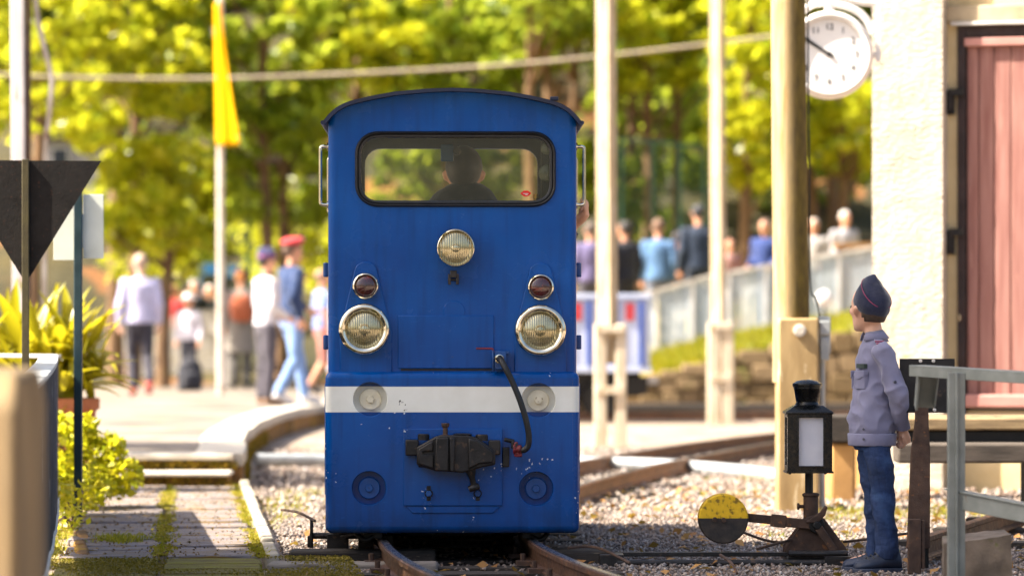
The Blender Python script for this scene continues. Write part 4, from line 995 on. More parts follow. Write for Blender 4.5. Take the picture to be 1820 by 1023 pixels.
# --- the boy beside the switch stand
def boy():
    root = thing("person", "boy in a navy cap, lilac shirt and jeans standing with hands behind his back", "person", (XX(1550, 15.6), 15.6, 0.0), R(100))
    shirt = mat("lilac_shirt", C('#807f98'), C('#6c6b84'), 5, 0.8, 0, 0.5, 16, sheen=0.2, bdist=0.006)
    m, n, l, p = mk("blue_denim")
    f = noise(n, l, 7, 5); g = noise(n, l, 160, 3, (1, 1, .3))
    c0 = ramp(n, l, f, [(0.32, C('#0f1d38')), (0.55, C('#18305a')), (0.76, C('#35547f'))])
    l.new(mixc(n, l, 0.15, c0, ramp(n, l, g, [(0.35, C('#0e1a32')), (0.65, C('#3c5680'))]), 'MIX'), p.inputs["Base Color"]); p.inputs["Roughness"].default_value = 0.85
    b = n.new("ShaderNodeBump"); b.inputs["Strength"].default_value = 0.9; b.inputs["Distance"].default_value = 0.008
    l.new(noise(n, l, 16, 5, (1, 1, 2.2)), b.inputs["Height"]); l.new(b.outputs[0], p.inputs["Normal"])
    denim = m
    hc = Vector((0, .016, 1.056)); hh = .189
    Mr = Euler((R(6), 0, R(-64))).to_matrix()
    J = dict(lhip=(-.058, .0, .575), lknee=(-.056, -.028, .315), lankle=(-.056, -.052, .062), ltoe=(-.07, .055, .03),
             rhip=(.058, .0, .575), rknee=(.056, -.026, .315), rankle=(.056, -.045, .062), rtoe=(.07, .075, .03),
             lsh=(-.100, -.012, .890), lel=(-.130, -.070, .715), lwr=(-.050, -.112, .575), rsh=(.100, -.012, .890), rel=(.130, -.070, .715), rwr=(.030, -.122, .585))
    J = {k: Vector(v) for k, v in J.items()}
    B = MB(); head_into(B, hc, hh, Mr)
    B.tube([(0, -.012, .90), (0, -.008, .95), (0, -.002, 1.0), hc + Vector((0, -.012, -.04))], [.046, .037, .033, .036], 16)
    B.loft([(0, 0, z, rx, ry) for z, rx, ry in ((.52, .07, .045), (.6, .07, .045), (.7, .07, .04), (.8, .07, .04), (.87, .07, .04), (.91, .045, .038))], 18)
    for s_ in 'lr':
        limb(B, J[s_ + 'sh'], J[s_ + 'el'], J[s_ + 'wr'], [.024, .022, .019, .019, .017])
        d = (J[s_ + 'wr'] - J[s_ + 'el']).normalized()
        limb(B, J[s_ + 'hip'], J[s_ + 'knee'], J[s_ + 'ankle'], [.036, .032, .027, .026, .022])
        B.tube([J[s_ + 'ankle'] - Vector((0, .02, .01)), J[s_ + 'ankle'].lerp(J[s_ + 'toe'], .5), J[s_ + 'toe']], [.025, .024, .018], 10)
    hand_into(B, J['lwr'], (.38, -.30, -.85), (.25, .95, .1), .125, 0.75, -1)
    hand_into(B, J['rwr'], (-.45, -.22, -.85), (-.25, .95, .1), .125, 0.75, 1)
    B.build("body", SKIN2, root, 180, mods=[remesh(.0062, 2, .35)])
    for s_ in (-1, 1):
        MB().ell(hc + Mr @ Vector((s_ * .031 * hh / .235, .085 * hh / .235, .005 * hh)), (.009,) * 3, 10, 8).build("eye", EYE, root, 180)
    k = hh / .235
    # hair: short sides and nape below the cap
    H = MB().ell((0, -.008 * k, .004 * k), (.0775 * k, .098 * k, .104 * k), 40, 30)
    ok = set(i for i, v in enumerate(H.v) if not (v[1] > .03 * k and v[2] < .09 * k) and v[2] > -.058 * k + max(0, v[1] + .04 * k) * .9 and not (abs(v[0]) > .055 * k and -.035 * k < v[1] < .02 * k and v[2] < .015 * k))
    H.f = [f for f in H.f if all(i in ok for i in f)]; H.v = [tuple(hc + Mr @ Vector(v)) for v in H.v]
    def thick(o): t = o.modifiers.new("thickness", 'SOLIDIFY'); t.thickness = .006; t.offset = 1
    hair = mat("short_brown_hair", C('#4a3524'), C('#2c1f16'), 60, 0.6, 0, 0.8, 160, (1, 1, 5))
    H.build("hair", hair, root, 180, mods=[thick])
    # garrison cap: base ring hugging the head, rising to a ridge that runs front to back, higher at the front
    capm = mat("navy_wool", C('#10193a'), C('#0a1126'), 12, 0.9, 0, 0.4, 120, sheen=0.4)
    # profile worked out in a frame tilted back by 36 degrees: u runs forwards along the rim, v stands up from it
    ct_, st_ = math.cos(R(36)), math.sin(R(36))
    def capP(u, v, x):
        return hc + Mr @ Vector((x * 1.04, -.004 + (u * ct_ - v * st_) * 1.04, .004 + (u * st_ + v * ct_) * 1.02))
    SEC = [(0.0, .076, .066, .0), (.015, .079, .0690, .0), (.035, .081, .0695, .001), (.060, .079, .063, .006), (.080, .072, .050, .013), (.095, .060, .034, .020), (.106, .045, .017, .027), (.112, .031, .005, .030)]
    def sec(v):
        for A_, B_ in zip(SEC, SEC[1:]):
            if v <= B_[0]:
                t = (v - A_[0]) / (B_[0] - A_[0]); return [p + (q - p) * t for p, q in zip(A_[1:], B_[1:])]
        return SEC[-1][1:]
    cap = MB(); rs = []; N = 40
    for v in (0, .008, .015, .025, .035, .048, .060, .070, .080, .088, .095, .101, .106, .110, .112):
        lu, lx_, cu_ = sec(v)
        rs.append([capP(cu_ + lu * math.sin(6.28318 * q / N), v + .012 * max(0, math.sin(6.28318 * q / N)) * (v / .112), lx_ * math.cos(6.28318 * q / N)) for q in range(N)])
    co_ = cap.rings(rs).build("cap", capm, root, 180, mods=[folds(.006, .04)])
    pip = cloth('#8f2f55')
    lu, lx_, cu_ = sec(.066)
    for s_ in (-1, 1):
        MB().tube([capP(cu_ + lu * 1.012 * math.sin(R(a)), .060 + .022 * (math.sin(R(a)) * .5 + .5), s_ * (lx_ * 1.03 - .004 * math.sin(R(a))) * math.cos(R(a)) + s_ * .0015) for a in range(-75, 86, 8)], .0017, 8).build("piping", pip, co_, 60)
    # shirt: torso with blouson waist, sleeves, collar
    T = MB()
    T.loft([(0, y, z, rx, ry) for z, y, rx, ry in ((.508, -.002, .102, .079), (.53, -.002, .105, .082), (.555, 0, .107, .084), (.575, .002, .112, .089), (.62, .004, .110, .090), (.70, .004, .098, .077), (.78, 0, .098, .072), (.85, -.006, .100, .066), (.895, -.010, .088, .056), (.925, -.012, .056, .044), (.945, -.010, .041, .039))], 30)
    for s_ in 'lr':
        a, e, w_ = J[s_ + 'sh'], J[s_ + 'el'], J[s_ + 'wr']
        limb(T, a, e, w_.lerp(e, .03), [.042, .041, .038, .034, .028], 16)
        T.tube([w_.lerp(e, .22), w_.lerp(e, .0)], [.030, .030], 16)
    T.build("shirt", shirt, root, 180, mods=[remesh(.0046, 3, .5), folds(.014, .11), creases(.022, .075)])
    col = MB()
    rs = []
    for z, r, y in ((.926, .056, -.012), (.946, .045, -.008), (.972, .041, -.002), (.960, .049, -.004), (.938, .060, -.010)):
        rs.append([(r * math.sin(a) * 1.0, y + r * 1.0 * -math.cos(a), z + .012 * (-math.cos(a) * -1) * 0 - .012 * (1 - math.cos(a)) * .5) for a in [R(-150 + 300 * i / 30) for i in range(31)]])
    cl = col.rings(rs, caps=False, closed=False)
    def th2(o): t = o.modifiers.new("thickness", 'SOLIDIFY'); t.thickness = .003; t.offset = 0
    cl.build("collar", shirt, root, 180, mods=[th2])
    wb = MB(); wb.lathe([(.1070, .507), (.1095, .511), (.1125, .552), (.1100, .556)], (0, 0, 0), (0, 0, 1), 40); wb.v = [(x, y * .86, z) for x, y, z in wb.v]
    wb.build("waistband", shirt, root, 60, mods=[th2])
    # pocket, name tape, epaulettes, sleeve tab button
    for s_ in (-1, 1):
        px_ = s_ * .055
        def ys(x, z): return -.004 + (.079 if z < .75 else .076) * math.sqrt(max(0, 1 - (x / .118) ** 2))
        pk = []
        for (zz0, zz1, o) in ((.735, .795, .004), (.782, .808, .008)):
            g_ = MB(); rr_ = []
            for i in range(7):
                x = px_ - .03 + .01 * i
                rr_.append([(x, ys(x, .7) + o, zz0 - (.007 if 2 <= i <= 4 and o > .005 else 0)), (x, ys(x, .7) + o, zz1), (x, ys(x, .7) - .012, zz1), (x, ys(x, .7) - .012, zz0)])
            g_.rings(rr_); pk.append(g_.build("pocket" if o < .006 else "pocket_flap", shirt, root, 50, 0.002))
        if s_ == -1:
            g_ = MB(); rr_ = []
            for i in range(5):
                x = px_ - .025 + .0125 * i; rr_.append([(x, ys(x, .8) + .004, .818), (x, ys(x, .8) + .004, .836), (x, ys(x, .8) - .01, .836), (x, ys(x, .8) - .01, .818)])
            g_.rings(rr_).build("name_tape", cloth('#2c3a34'), root, 30)
        ep = MB().bar((s_ * .066, -.006, .932), (s_ * .122, -.006, .908), .034, .006).build("epaulette", shirt, root, 30, 0.002)
        MB().bar((s_ * .088, -.006, .9265), (s_ * .096, -.006, .923), .036, .006).bar((s_ * .106, -.006, .9185), (s_ * .114, -.006, .915), .036, .006).build("stripe", pip, ep, 30)
        e = J['lel' if s_ < 0 else 'rel'].lerp(J['lsh' if s_ < 0 else 'rsh'], .28)
        bt = MB().lathe([(.0062, -.004), (.0062, .003), (.004, .0045), (.001, .003)], e + Vector((s_ * .042, .004, 0)), (s_, 0, 0), 14).build("button", cloth('#3a3b4a', .4), root, 40)
    for z in (.535, .575):
        MB().lathe([(.005, -.006), (.005, .004), (.003, .005), (.001, .004)], (-.088, .058, z), (-.75, .66, 0), 12).build("button", cloth('#3a3b4a', .4), root, 40)
    # jeans and shoes
    Q = MB()
    Q.loft([(0, y, z, rx, ry) for z, y, rx, ry in ((.49, -.002, .09, .07), (.53, -.004, .103, .082), (.58, -.002, .1, .078), (.62, 0, .096, .07))], 24)
    for s_ in 'lr':
        h_, kn, an = J[s_ + 'hip'], J[s_ + 'knee'], J[s_ + 'ankle']
        limb(Q, h_, kn, an + Vector((0, 0, -.005)), [.052, .055, .047, .045, .045], 18)
        Q.tube([an + Vector((0, .004, .045)), an + Vector((0, .006, .012)), an + Vector((0, .006, -.012))], [.046, .049, .046], 16)
    jn = Q.build("jeans", denim, root, 180, mods=[remesh(.0046, 3, .5), folds(.012, .1), creases(.018, .085)])
    MB().bar((-.088, -.040, .505), (-.082, -.046, .455), .045, .006, (-.6, -.75, 0)).build("back_pocket", denim, root, 30, 0.003)
    shoe = mat("navy_trainer", C('#26324a'), C('#181f30'), 12, 0.6, 0, 0.4, 60); sole = mat("dark_sole", C('#3a4254'), C('#2a3040'), 14, 0.7); lime = cloth('#a3a83a', .6)
    for s_ in 'lr':
        an, to = J[s_ + 'ankle'], J[s_ + 'toe']; f = Vector((to.x - an.x, to.y - an.y, 0)).normalized(); g0 = Vector((an.x, an.y, 0)); sd = Vector((f.y, -f.x, 0))
        K = MB(); rs = []
        for t, w_, h_ in ((-.052, .022, .045), (-.045, .032, .075), (-.02, .036, .090), (.01, .037, .082), (.045, .039, .066), (.08, .041, .052), (.11, .038, .043), (.135, .028, .036), (.148, .012, .026)):
            c = g0 + f * t; rs.append([c + sd * (w_ * math.cos(a) * (1 if math.sin(a) < .2 else .86)) + Vector((0, 0, .012 + h_ * (math.sin(a) * .5 + .5) - .004)) for a in [6.28318 * i / 18 for i in range(18)]])
        sh = K.rings(rs).build("shoe", shoe, root, 180)
        out = [(t, w_) for t, w_ in ((-.056, .018), (-.048, .034), (0, .039), (.05, .042), (.09, .044), (.12, .040), (.143, .028), (.153, .010))]
        pl = [g0 + f * t + sd * w_ for t, w_ in out] + [g0 + f * t - sd * w_ for t, w_ in out[::-1]]
        MB().rings([[p for p in pl], [p + Vector((0, 0, .017)) for p in pl]]).build("sole", sole, sh, 40, 0.003)
        ln = [g0 + f * (-.005 + .040 * math.cos(a)) + sd * (.0355 * math.sin(a)) + Vector((0, 0, .093 - .016 * math.sin(a) ** 2 + .004 * math.cos(a))) for a in [6.28318 * i / 24 for i in range(25)]]
        MB().tube(ln, .0032, 6).build("lining", lime, sh, 60)
        for i in range(4):
            t = .035 + .018 * i; zz = .088 - .0085 * i
            MB().tube(smoothpath([g0 + f * t + sd * .024 + Vector((0, 0, zz - .014)), g0 + f * (t + .004) + Vector((0, 0, zz)), g0 + f * t - sd * .024 + Vector((0, 0, zz - .014))], 4), .0026, 6).build("lace", cloth('#11151d', .6) if i else lime, sh, 60)
    return root
boy()
# ------------------------------------------------------------------ point lever with lantern, right of the track
SY = 16.2
def sx(px): return XX(px, SY)
def sz(py): return ZZ(py, SY)
sw = thing("switch_stand", "cast iron point lever with black signal lantern and half yellow counterweight", "switch stand", (sx(1440), SY, 0))
ox = sx(1440)
def rx(px): return sx(px) - ox
# base casting: trapezoid cheeks
MB().prism([(rx(1393), .035), (rx(1502), .035), (rx(1502), .065), (rx(1464), sz(920)), (rx(1448), sz(912)), (rx(1432), sz(918)), (rx(1393), .07)], (0, -.06, 0), (1, 0, 0), (0, 0, 1), (0, .022, 0)).prism([(rx(1393), .035), (rx(1502), .035), (rx(1502), .065), (rx(1464), sz(920)), (rx(1448), sz(912)), (rx(1432), sz(918)), (rx(1393), .07)], (0, .05, 0), (1, 0, 0), (0, 0, 1), (0, .022, 0)).build("base_casting", M['rust'], sw, 30, 0.006)
MB().bb(rx(1395), rx(1502), -.10, .10, -.02, .034).build("base_plate", M['oily'], sw, 30, 0.006)
MB().cyl((rx(1449), -.085, sz(931)), (rx(1449), .09, sz(931)), .034, n=20).cyl((rx(1449), -.10, sz(931)), (rx(1449), -.08, sz(931)), .019, n=6).build("pivot", M['oily'], sw, 40, 0.004)
MB().bar((rx(1449), -.075, sz(931)), (rx(1382), -.075, sz(924)), .018, .040).bar((rx(1395), -.075, sz(925)), (rx(1368), -.075, sz(922)), .024, .052).bar((rx(1370), -.075, sz(922)), (rx(1322), -.075, sz(917)), .016, .036).build("lever_arm", M['rust'], sw, 30, 0.004)
MB().prism([(rx(1428), sz(926)), (rx(1454), sz(908)), (rx(1463), sz(896)), (rx(1468), sz(898)), (rx(1464), sz(913)), (rx(1450), sz(927))], (0, -.095, 0), (1, 0, 0), (0, 0, 1), (0, .02, 0)).bar((rx(1452), -.09, sz(935)), (rx(1480), -.09, sz(977)), .016, .034, (1, 0, 0.6)).build("catch_lever", M['rust'], sw, 30, 0.004)
wx_, wz_ = rx(1283), sz(919)
def disc_mat():
    m, n, l, p = mk("half_yellow_weight")
    tc = n.new("ShaderNodeTexCoord"); sp = n.new("ShaderNodeSeparateXYZ"); l.new(tc.outputs['Object'], sp.inputs[0])
    q = n.new("ShaderNodeMath"); q.operation = 'GREATER_THAN'; l.new(sp.outputs[2], q.inputs[0]); q.inputs[1].default_value = wz_ + .003
    f = noise(n, l, 40, 6)
    ye = ramp(n, l, f, [(0.36, C('#8a6a10')), (0.46, C('#e0b00c')), (0.7, C('#eec018'))])
    bl = ramp(n, l, noise(n, l, 22, 6), [(0.35, C('#201b18')), (0.6, C('#3a3028')), (0.75, C('#5c4a3a'))])
    l.new(mixc(n, l, q.outputs[0], bl, ye), p.inputs["Base Color"]); p.inputs["Roughness"].default_value = 0.6
    b = n.new("ShaderNodeBump"); b.inputs["Strength"].default_value = 0.5; b.inputs["Distance"].default_value = 0.003
    l.new(f, b.inputs["Height"]); l.new(b.outputs[0], p.inputs["Normal"])
    return m
cw = MB().lathe([(.001, -.05), (.098, -.05), (.1035, -.045), (.1035, .045), (.098, .05), (.001, .05)], (wx_, -.075, wz_), (0, 1, 0), 48).build("counterweight", disc_mat(), sw, 40)
MB().lathe([(.001, -.012), (.010, -.012), (.011, 0)], (wx_ + .001, -.125, wz_ - .004), (0, 1, 0), 10).lathe([(.001, -.02), (.010, -.02), (.0105, 0)], (wx_ - .036, -.125, wz_ - .002), (0, 1, 0), 12).build("bolt", M['rust'], cw, 40)
# lantern post and lantern
MB().cyl((rx(1441), 0, sz(930)), (rx(1441), 0, sz(875)), .031, n=20).lathe([(.031, 0), (.036, .004), (.036, .012), (.028, .016)], (rx(1441), 0, sz(882)), (0, 0, 1), 20).cyl((rx(1441) - .05, -.01, sz(899)), (rx(1441) - .03, -.01, sz(899)), .008, n=8).cyl((rx(1441) - .058, -.01, sz(899)), (rx(1441) - .048, -.01, sz(899)), .016, n=6).build("socket", M['rust'], sw, 40, 0.003)
MB().cyl((rx(1438), 0, sz(880)), (rx(1438), 0, sz(832)), .017, n=16).build("spindle", M['oily'], sw, 40)
lx0, lx1 = rx(1397), rx(1476); lz0, lz1 = sz(837), sz(733); hy = .093
lan = MB()
fr_ = [(lx0, lz0), (lx1, lz0), (lx1, lz1), (lx0, lz1)]
gl_ = [(rx(1417), sz(826)), (rx(1460), sz(826)), (rx(1460), sz(741)), (rx(1417), sz(741))]
for sgn, yy in ((-1, -hy), (1, hy)):
    o_, i_ = ring_pair(fr_, gl_, (rx(1438), sz(784)))
    lan.rings([[(x, yy, z) for x, z in o_], [(x, yy, z) for x, z in i_], [(x, yy - sgn * .014, z) for x, z in i_]], caps=False)
for xx in (lx0, lx1):
    s_ = 1 if xx == lx0 else -1
    frs = [(-hy, lz0), (hy, lz0), (hy, lz1), (-hy, lz1)]; gls = [(-.05, sz(826)), (.05, sz(826)), (.05, sz(741)), (-.05, sz(741))]
    o_, i_ = ring_pair(frs, gls, (0, sz(784)))
    lan.rings([[(xx, y, z) for y, z in o_], [(xx, y, z) for y, z in i_], [(xx + s_ * .014, y, z) for y, z in i_]], caps=False)
lan.add([(lx0, -hy, lz0), (lx1, -hy, lz0), (lx1, hy, lz0), (lx0, hy, lz0)], [(0, 1, 2, 3)])
lan.bb(lx0 - .005, lx1 + .005, -hy - .005, hy + .005, lz0 - .005, lz0 + .003)
lo_ = lan.build("lantern", M['blackpaint'], sw, 30)
fm = MB()                                                     # raised rim round the glass, drip edge, screws
for a, b in (((gl_[0][0] - .004, gl_[0][1]), (gl_[3][0] - .004, gl_[3][1])), ((gl_[1][0] + .004, gl_[1][1]), (gl_[2][0] + .004, gl_[2][1])), ((gl_[3][0] - .008, gl_[3][1] + .004), (gl_[2][0] + .008, gl_[2][1] + .004)), ((gl_[0][0] - .008, gl_[0][1] - .004), (gl_[1][0] + .008, gl_[1][1] - .004))):
    fm.bar((a[0], -hy - .003, a[1]), (b[0], -hy - .003, b[1]), .008, .006, (0, 1, 0))
for px_ in (1404, 1467): fm.cyl((rx(px_), 0, lz0 - .012), (rx(px_), 0, lz0), .006, n=8)
fm.build("glass_rim", M['blackpaint'], lo_, 30, 0.001)
mw = mat("milk_glass", C('#c9ccd6'), C('#aeb2c0'), 5, 0.15, coat=0.6, spots=C('#8a8880'), sscale=12, sthr=.68)
build_each(MB().bb(gl_[0][0] - .002, gl_[1][0] + .002, -hy + .010, -hy + .014, gl_[0][1] - .002, gl_[2][1] + .002).bb(gl_[0][0] - .002, gl_[1][0] + .002, hy - .014, hy - .010, gl_[0][1] - .002, gl_[2][1] + .002).bb(lx0 + .010, lx0 + .014, -.052, .052, gl_[0][1], gl_[2][1]).bb(lx1 - .014, lx1 - .010, -.052, .052, gl_[0][1], gl_[2][1]), "milk_glass", mw, lo_, 0)
cx_ = rx(1436)
def sq(h, z, cx=cx_): return [(cx - h * .98, -h, z), (cx + h * .98, -h, z), (cx + h * .98, h, z), (cx - h * .98, h, z)]
MB().rings([sq(.101, lz1 - .004), sq(.101, lz1 + .004), sq(.094, lz1 + .010), sq(.062, lz1 + .030), sq(.052, lz1 + .034)]).build("lantern_roof", M['blackpaint'], lo_, 30, 0.002)
MB().lathe([(.053, lz1 + .030), (.049, lz1 + .040), (.046, lz1 + .045), (.048, lz1 + .050), (.0555, sz(691)), (.058, sz(690)), (.058, sz(687)), (.0615, sz(686)), (.0625, sz(683)), (.0615, sz(681)), (.045, sz(676.5)), (.02, sz(674.3)), (.001, sz(674))], (cx_ - .003, 0, 0), (0, 0, 1), 36).build("chimney", M['blackpaint'], lo_, 40)
# point rods running left to the track
rd = thing("point_rod", "pair of dark steel point rods from the switch stand to the track", "rod", (ox, SY - .02, 0))
MB().bb(sx(1070) - ox, rx(1398), -.05, -.02, .030, .048).build("flat_bar", M['iron'], rd, 30, 0.003)
MB().cyl((sx(1095) - ox, -.17, .010), (rx(1502), -.17, .010), .014, n=12).box((rx(1482), -.17, .012), (.11, .05, .05)).build("round_rod", M['iron'], rd, 40)
MB().cyl((rx(1398), -.11, .045), (rx(1502), -.11, .045), .014, n=12).build("crank_rod", M['iron'], rd, 30)
MB().box((sx(1085) - ox, -.1, .02), (.10, .16, .05)).build("rod_bracket", M['iron'], rd, 30, 0.003)

# ------------------------------------------------------------------ grey handrail on the right, black board on rusty post, stone block
YR_ = 14.0
hr = thing("handrail", "grey green steel handrail of channel iron at the right edge", "railing", (0, 0, 0))
def angle_bar(a, b, w_, h_, t=.008, up=(0, 0, 1)):
    """channel-iron rail from a to b: flat top with two hanging flanges"""
    mb = MB(); a = Vector(a); b = Vector(b); d = (b - a).normalized(); s_ = d.cross(Vector(up)).normalized()
    mb.bar(a, b, w_, t, up); u = Vector(up)
    for q in (-1, 1): mb.bar(a + s_ * q * (w_ / 2 - t / 2) - u * (h_ / 2 + t / 2 - .0005), b + s_ * q * (w_ / 2 - t / 2) - u * (h_ / 2 + t / 2 - .0005), t, h_, up)
    return mb
A = at(1630, 650, 14.3); Bp = at(1990, 672, 13.3)
angle_bar(A, Bp, .075, .034).build("top_rail", M['greypaint'], hr, 30, 0.002)
EA = A + Vector((.035, .005, -.012)); EB = at(1641, 724, 14.35)
MB().bar(EA + Vector((-.03, -.02, 0)), EB + Vector((-.03, -.02, 0)), .008, .07, (0, 1, 0)).bar(EA + Vector((.008, .02, 0)), EB + Vector((.008, .02, 0)), .075, .008, (0, 1, 0)).bar(EA + Vector((.045, -.0, 0)), EB + Vector((.04, 0, 0.01)), .008, .045, (0, 1, 0)).build("rail_end", M['greypaint'], hr, 30, 0.002)
PB = XX(1700, 14.0)
pt = MB(); z0_, z1_ = -.03, ZZ(662, 14.0)
pt.bb(PB - .030, PB + .030, 13.985, 13.993, z0_, z1_).bb(PB - .030, PB - .022, 13.993, 14.04, z0_, z1_).bb(PB + .022, PB + .030, 13.993, 14.04, z0_, z1_).bb(PB - .006, PB + .004, 13.975, 13.9845, z0_, z1_)
pt.build("post", M['greypaint'], hr, 30, 0.002)
a = at(1686, 868, 14.06); b = at(1990, 928, 13.4)
MB().bar(a, b, .05, .007).bar(a + Vector((0, -.02, -.035)), b + Vector((0, -.02, -.035)), .007, .062).build("middle_rail", M['greypaint'], hr, 30, 0.002)
q = at(1985, 800, 13.3); MB().bb(q.x - .03, q.x + .03, 13.28, 13.33, -.03, Bp.z - .01).build("post", M['greypaint'], hr, 30, 0.002)
bs = thing("board_on_post", "black square metal board bolted to a rusty iron post behind the handrail", "sign", (XX(1632, 15.5), 15.5, 0))
bx = XX(1632, 15.5)
bm_ = MB(); 
MB().bb(XX(1599, 15.5) - bx, XX(1697, 15.5) - bx, .0, .006, ZZ(733, 15.5), ZZ(637, 15.5)).build("board", mat("black_sheet", C('#1d1917'), C('#100e0d'), 7, 0.75, 0.0, 0.3, 60, spots=C('#4a3a30'), sscale=20), bs, 30, 0.001)
bolts = MB()
for px_, py_ in ((1636, 641), (1659, 641), (1636, 728), (1661, 728)): bolts.lathe([(.001, -.006), (.006, -.005), (.0075, 0)], (XX(px_, 15.5) - bx, 0, ZZ(py_, 15.5)), (0, 1, 0), 12)
build_each(bolts, "bolt", M['whitepaint'], bs, 40)
MB().rings([[(x, y, z) for x, y in ((cx - w_, -.035), (cx + w_, -.035), (cx + w_, -.006), (cx - w_, -.006))] for cx, w_, z in ((XX(1631, 15.5) - bx, .046, .10), (XX(1635, 15.5) - bx, .038, ZZ(800, 15.5)), (XX(1637, 15.5) - bx, .026, ZZ(745, 15.5)), (XX(1637, 15.5) - bx, .026, ZZ(722, 15.5)))]).build("post", M['rust'], bs, 30, 0.004)
MB().bb(XX(1646, 15.5) - bx - .008, XX(1646, 15.5) - bx + .01, -.0055, .03, .02, ZZ(735, 15.5)).build("web", M['oily'], bs, 30, 0.002)
MB().bb(XX(1611, 15.5) - bx, XX(1634, 15.5) - bx, -.075, -.037, .0, ZZ(920, 15.5)).bb(XX(1634, 15.5) - bx + .001, XX(1641, 15.5) - bx, -.07, -.037, .02, ZZ(922, 15.5)).build("foot", M['rust'], bs, 30, 0.004)
sb = MB(); sy0 = 14.6
sb.rings([[(XX(1678, sy0), sy0, -.03), (XX(1795, sy0), sy0 - .08, -.03), (XX(1795, sy0) + .02, sy0 + .28, -.03), (XX(1690, sy0), sy0 + .3, -.03)],
          [(XX(1677, sy0), sy0, ZZ(966, sy0)), (XX(1792, sy0), sy0 - .08, ZZ(948, sy0)), (XX(1790, sy0) + .02, sy0 + .26, ZZ(946, sy0)), (XX(1690, sy0), sy0 + .28, ZZ(958, sy0))]])
def rough(o):
    s_ = o.modifiers.new("subdivide", 'SUBSURF'); s_.subdivision_type = 'SIMPLE'; s_.levels = 4; s_.render_levels = 4
    t = bpy.data.textures.new("rough_stone", 'CLOUDS'); t.noise_scale = .06; d = o.modifiers.new("rough", 'DISPLACE'); d.texture = t; d.strength = .022
tag(sb.build("stone_block", mat("brown_concrete", C('#75675a'), C('#4e453c'), 9, .95, 0, .7, 60, spots=C('#5c5a34'), sscale=12, sthr=.62), None, 40, mods=[rough]), "rough broken concrete block on the ground behind the handrail post", "block")

# ------------------------------------------------------------------ wooden poles on the right
m_pole = mat("weathered_pole", C('#c6b8a2'), C('#a88c60'), 4, 0.85, 0, 0.6, 40, (9, 9, .8), spots=C('#7a6a3a'), sscale=6, sthr=.6)
def shade_sided_pole():
    m, n, l, p = mk("shade_sided_pole")
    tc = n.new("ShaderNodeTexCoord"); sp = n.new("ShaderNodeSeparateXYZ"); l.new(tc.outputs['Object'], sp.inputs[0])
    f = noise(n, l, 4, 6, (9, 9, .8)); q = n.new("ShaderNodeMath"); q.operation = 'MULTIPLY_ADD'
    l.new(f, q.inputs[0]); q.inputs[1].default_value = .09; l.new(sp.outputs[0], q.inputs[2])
    wood_ = ramp(n, l, f, [(.3, C('#9c7c48')), (.68, C('#c4ae88'))]); shade_ = ramp(n, l, noise(n, l, 9, 6, (3, 3, 1)), [(.3, C('#4a3c16')), (.7, C('#6e5c20'))])
    k_ = ramp(n, l, q.outputs[0], [(-.0, G0), (.03, (.55,) * 3), (.075, G1)])  # dark olive grows rightwards: the pole's shaded side put into the colour
    l.new(mixc(n, l, k_, wood_, shade_), p.inputs["Base Color"]); p.inputs["Roughness"].default_value = .9
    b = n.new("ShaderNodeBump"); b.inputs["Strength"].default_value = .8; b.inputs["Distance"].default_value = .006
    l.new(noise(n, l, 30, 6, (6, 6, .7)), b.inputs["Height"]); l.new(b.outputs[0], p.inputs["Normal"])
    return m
def pole(label, px0, px1, py_foot, Y, ytop_px, feet, lean=0.0):
    s_ = FPX / Y; c = (px0 + px1) / 2; r_ = (px1 - px0) / 2 / s_
    root = thing("utility_pole", label, "pole", (XX(c, Y), Y, 0), 0, "wooden poles on concrete feet")
    zt = 6.2; zm = ZZ(feet[2], Y)
    mb_ = MB()
    if Y > 30:                                                # hewn square masts set cornerwise
        mb_.rings([[(ox_ + r_ * k_ * math.cos(R(a_)), r_ * k_ * math.sin(R(a_)), z_) for a_ in (12, 98, 172, 284)] for ox_, k_, z_ in ((0, 1.04, zm - .35), (0, 1.02, 1.2), (-lean * .5, .99, 2.6), (-lean, .94, zt))])
    else: mb_.tube([(0, 0, zm - .35), (0, 0, 1.2), (-lean * .5, 0, 2.6), (-lean, 0, zt)], [r_ * 1.02, r_, r_ * .96, r_ * .9], 20)
    mb_.build("mast", shade_sided_pole() if Y < 30 else m_pole, root, 40)
    return root, r_, zm
m_foot = mat("pale_concrete_foot", C('#d3c6b2'), C('#b6a488'), 4, 0.88, 0, 0.4, 60, (4, 4, 1), spots=C('#a8824e'), sscale=7, sthr=.6)
for (lb, p0, p1, pf, Y, ft) in (("pale wooden pole nearest to the right side of the locomotive", 1061, 1098, 790, 34.0, (1056, 1113, 575)), ("thin wooden pole standing midway between the other two poles", 1264, 1291, 752, 42.5, (1258, 1303, 572))):
    root, r_, zm = pole(lb, p0, p1, pf, Y, 0, ft, 0.02)
    c = (p0 + p1) / 2; k_ = Y / FPX
    for a_, b_ in ((ft[0], ft[0] + 22), (ft[1] - 20, ft[1])):
        MB().bb((a_ - c) * k_, (b_ - c) * k_, -.11, .11, -.05, zm).build("foot", m_foot, root, 30, 0.012)
    build_each(MB().bb((ft[0] + 3 - c) * k_, (ft[1] - 3 - c) * k_, -.135, -.112, zm - .08, zm - .02).bb((ft[0] + 3 - c) * k_, (ft[1] - 3 - c) * k_, -.135, -.112, zm * .42, zm * .42 + .07), "strap", m_foot, root, 30, 0.004)
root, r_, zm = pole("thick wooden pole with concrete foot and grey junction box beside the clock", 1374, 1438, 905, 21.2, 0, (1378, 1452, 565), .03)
c = 1406; k_ = 21.2 / FPX
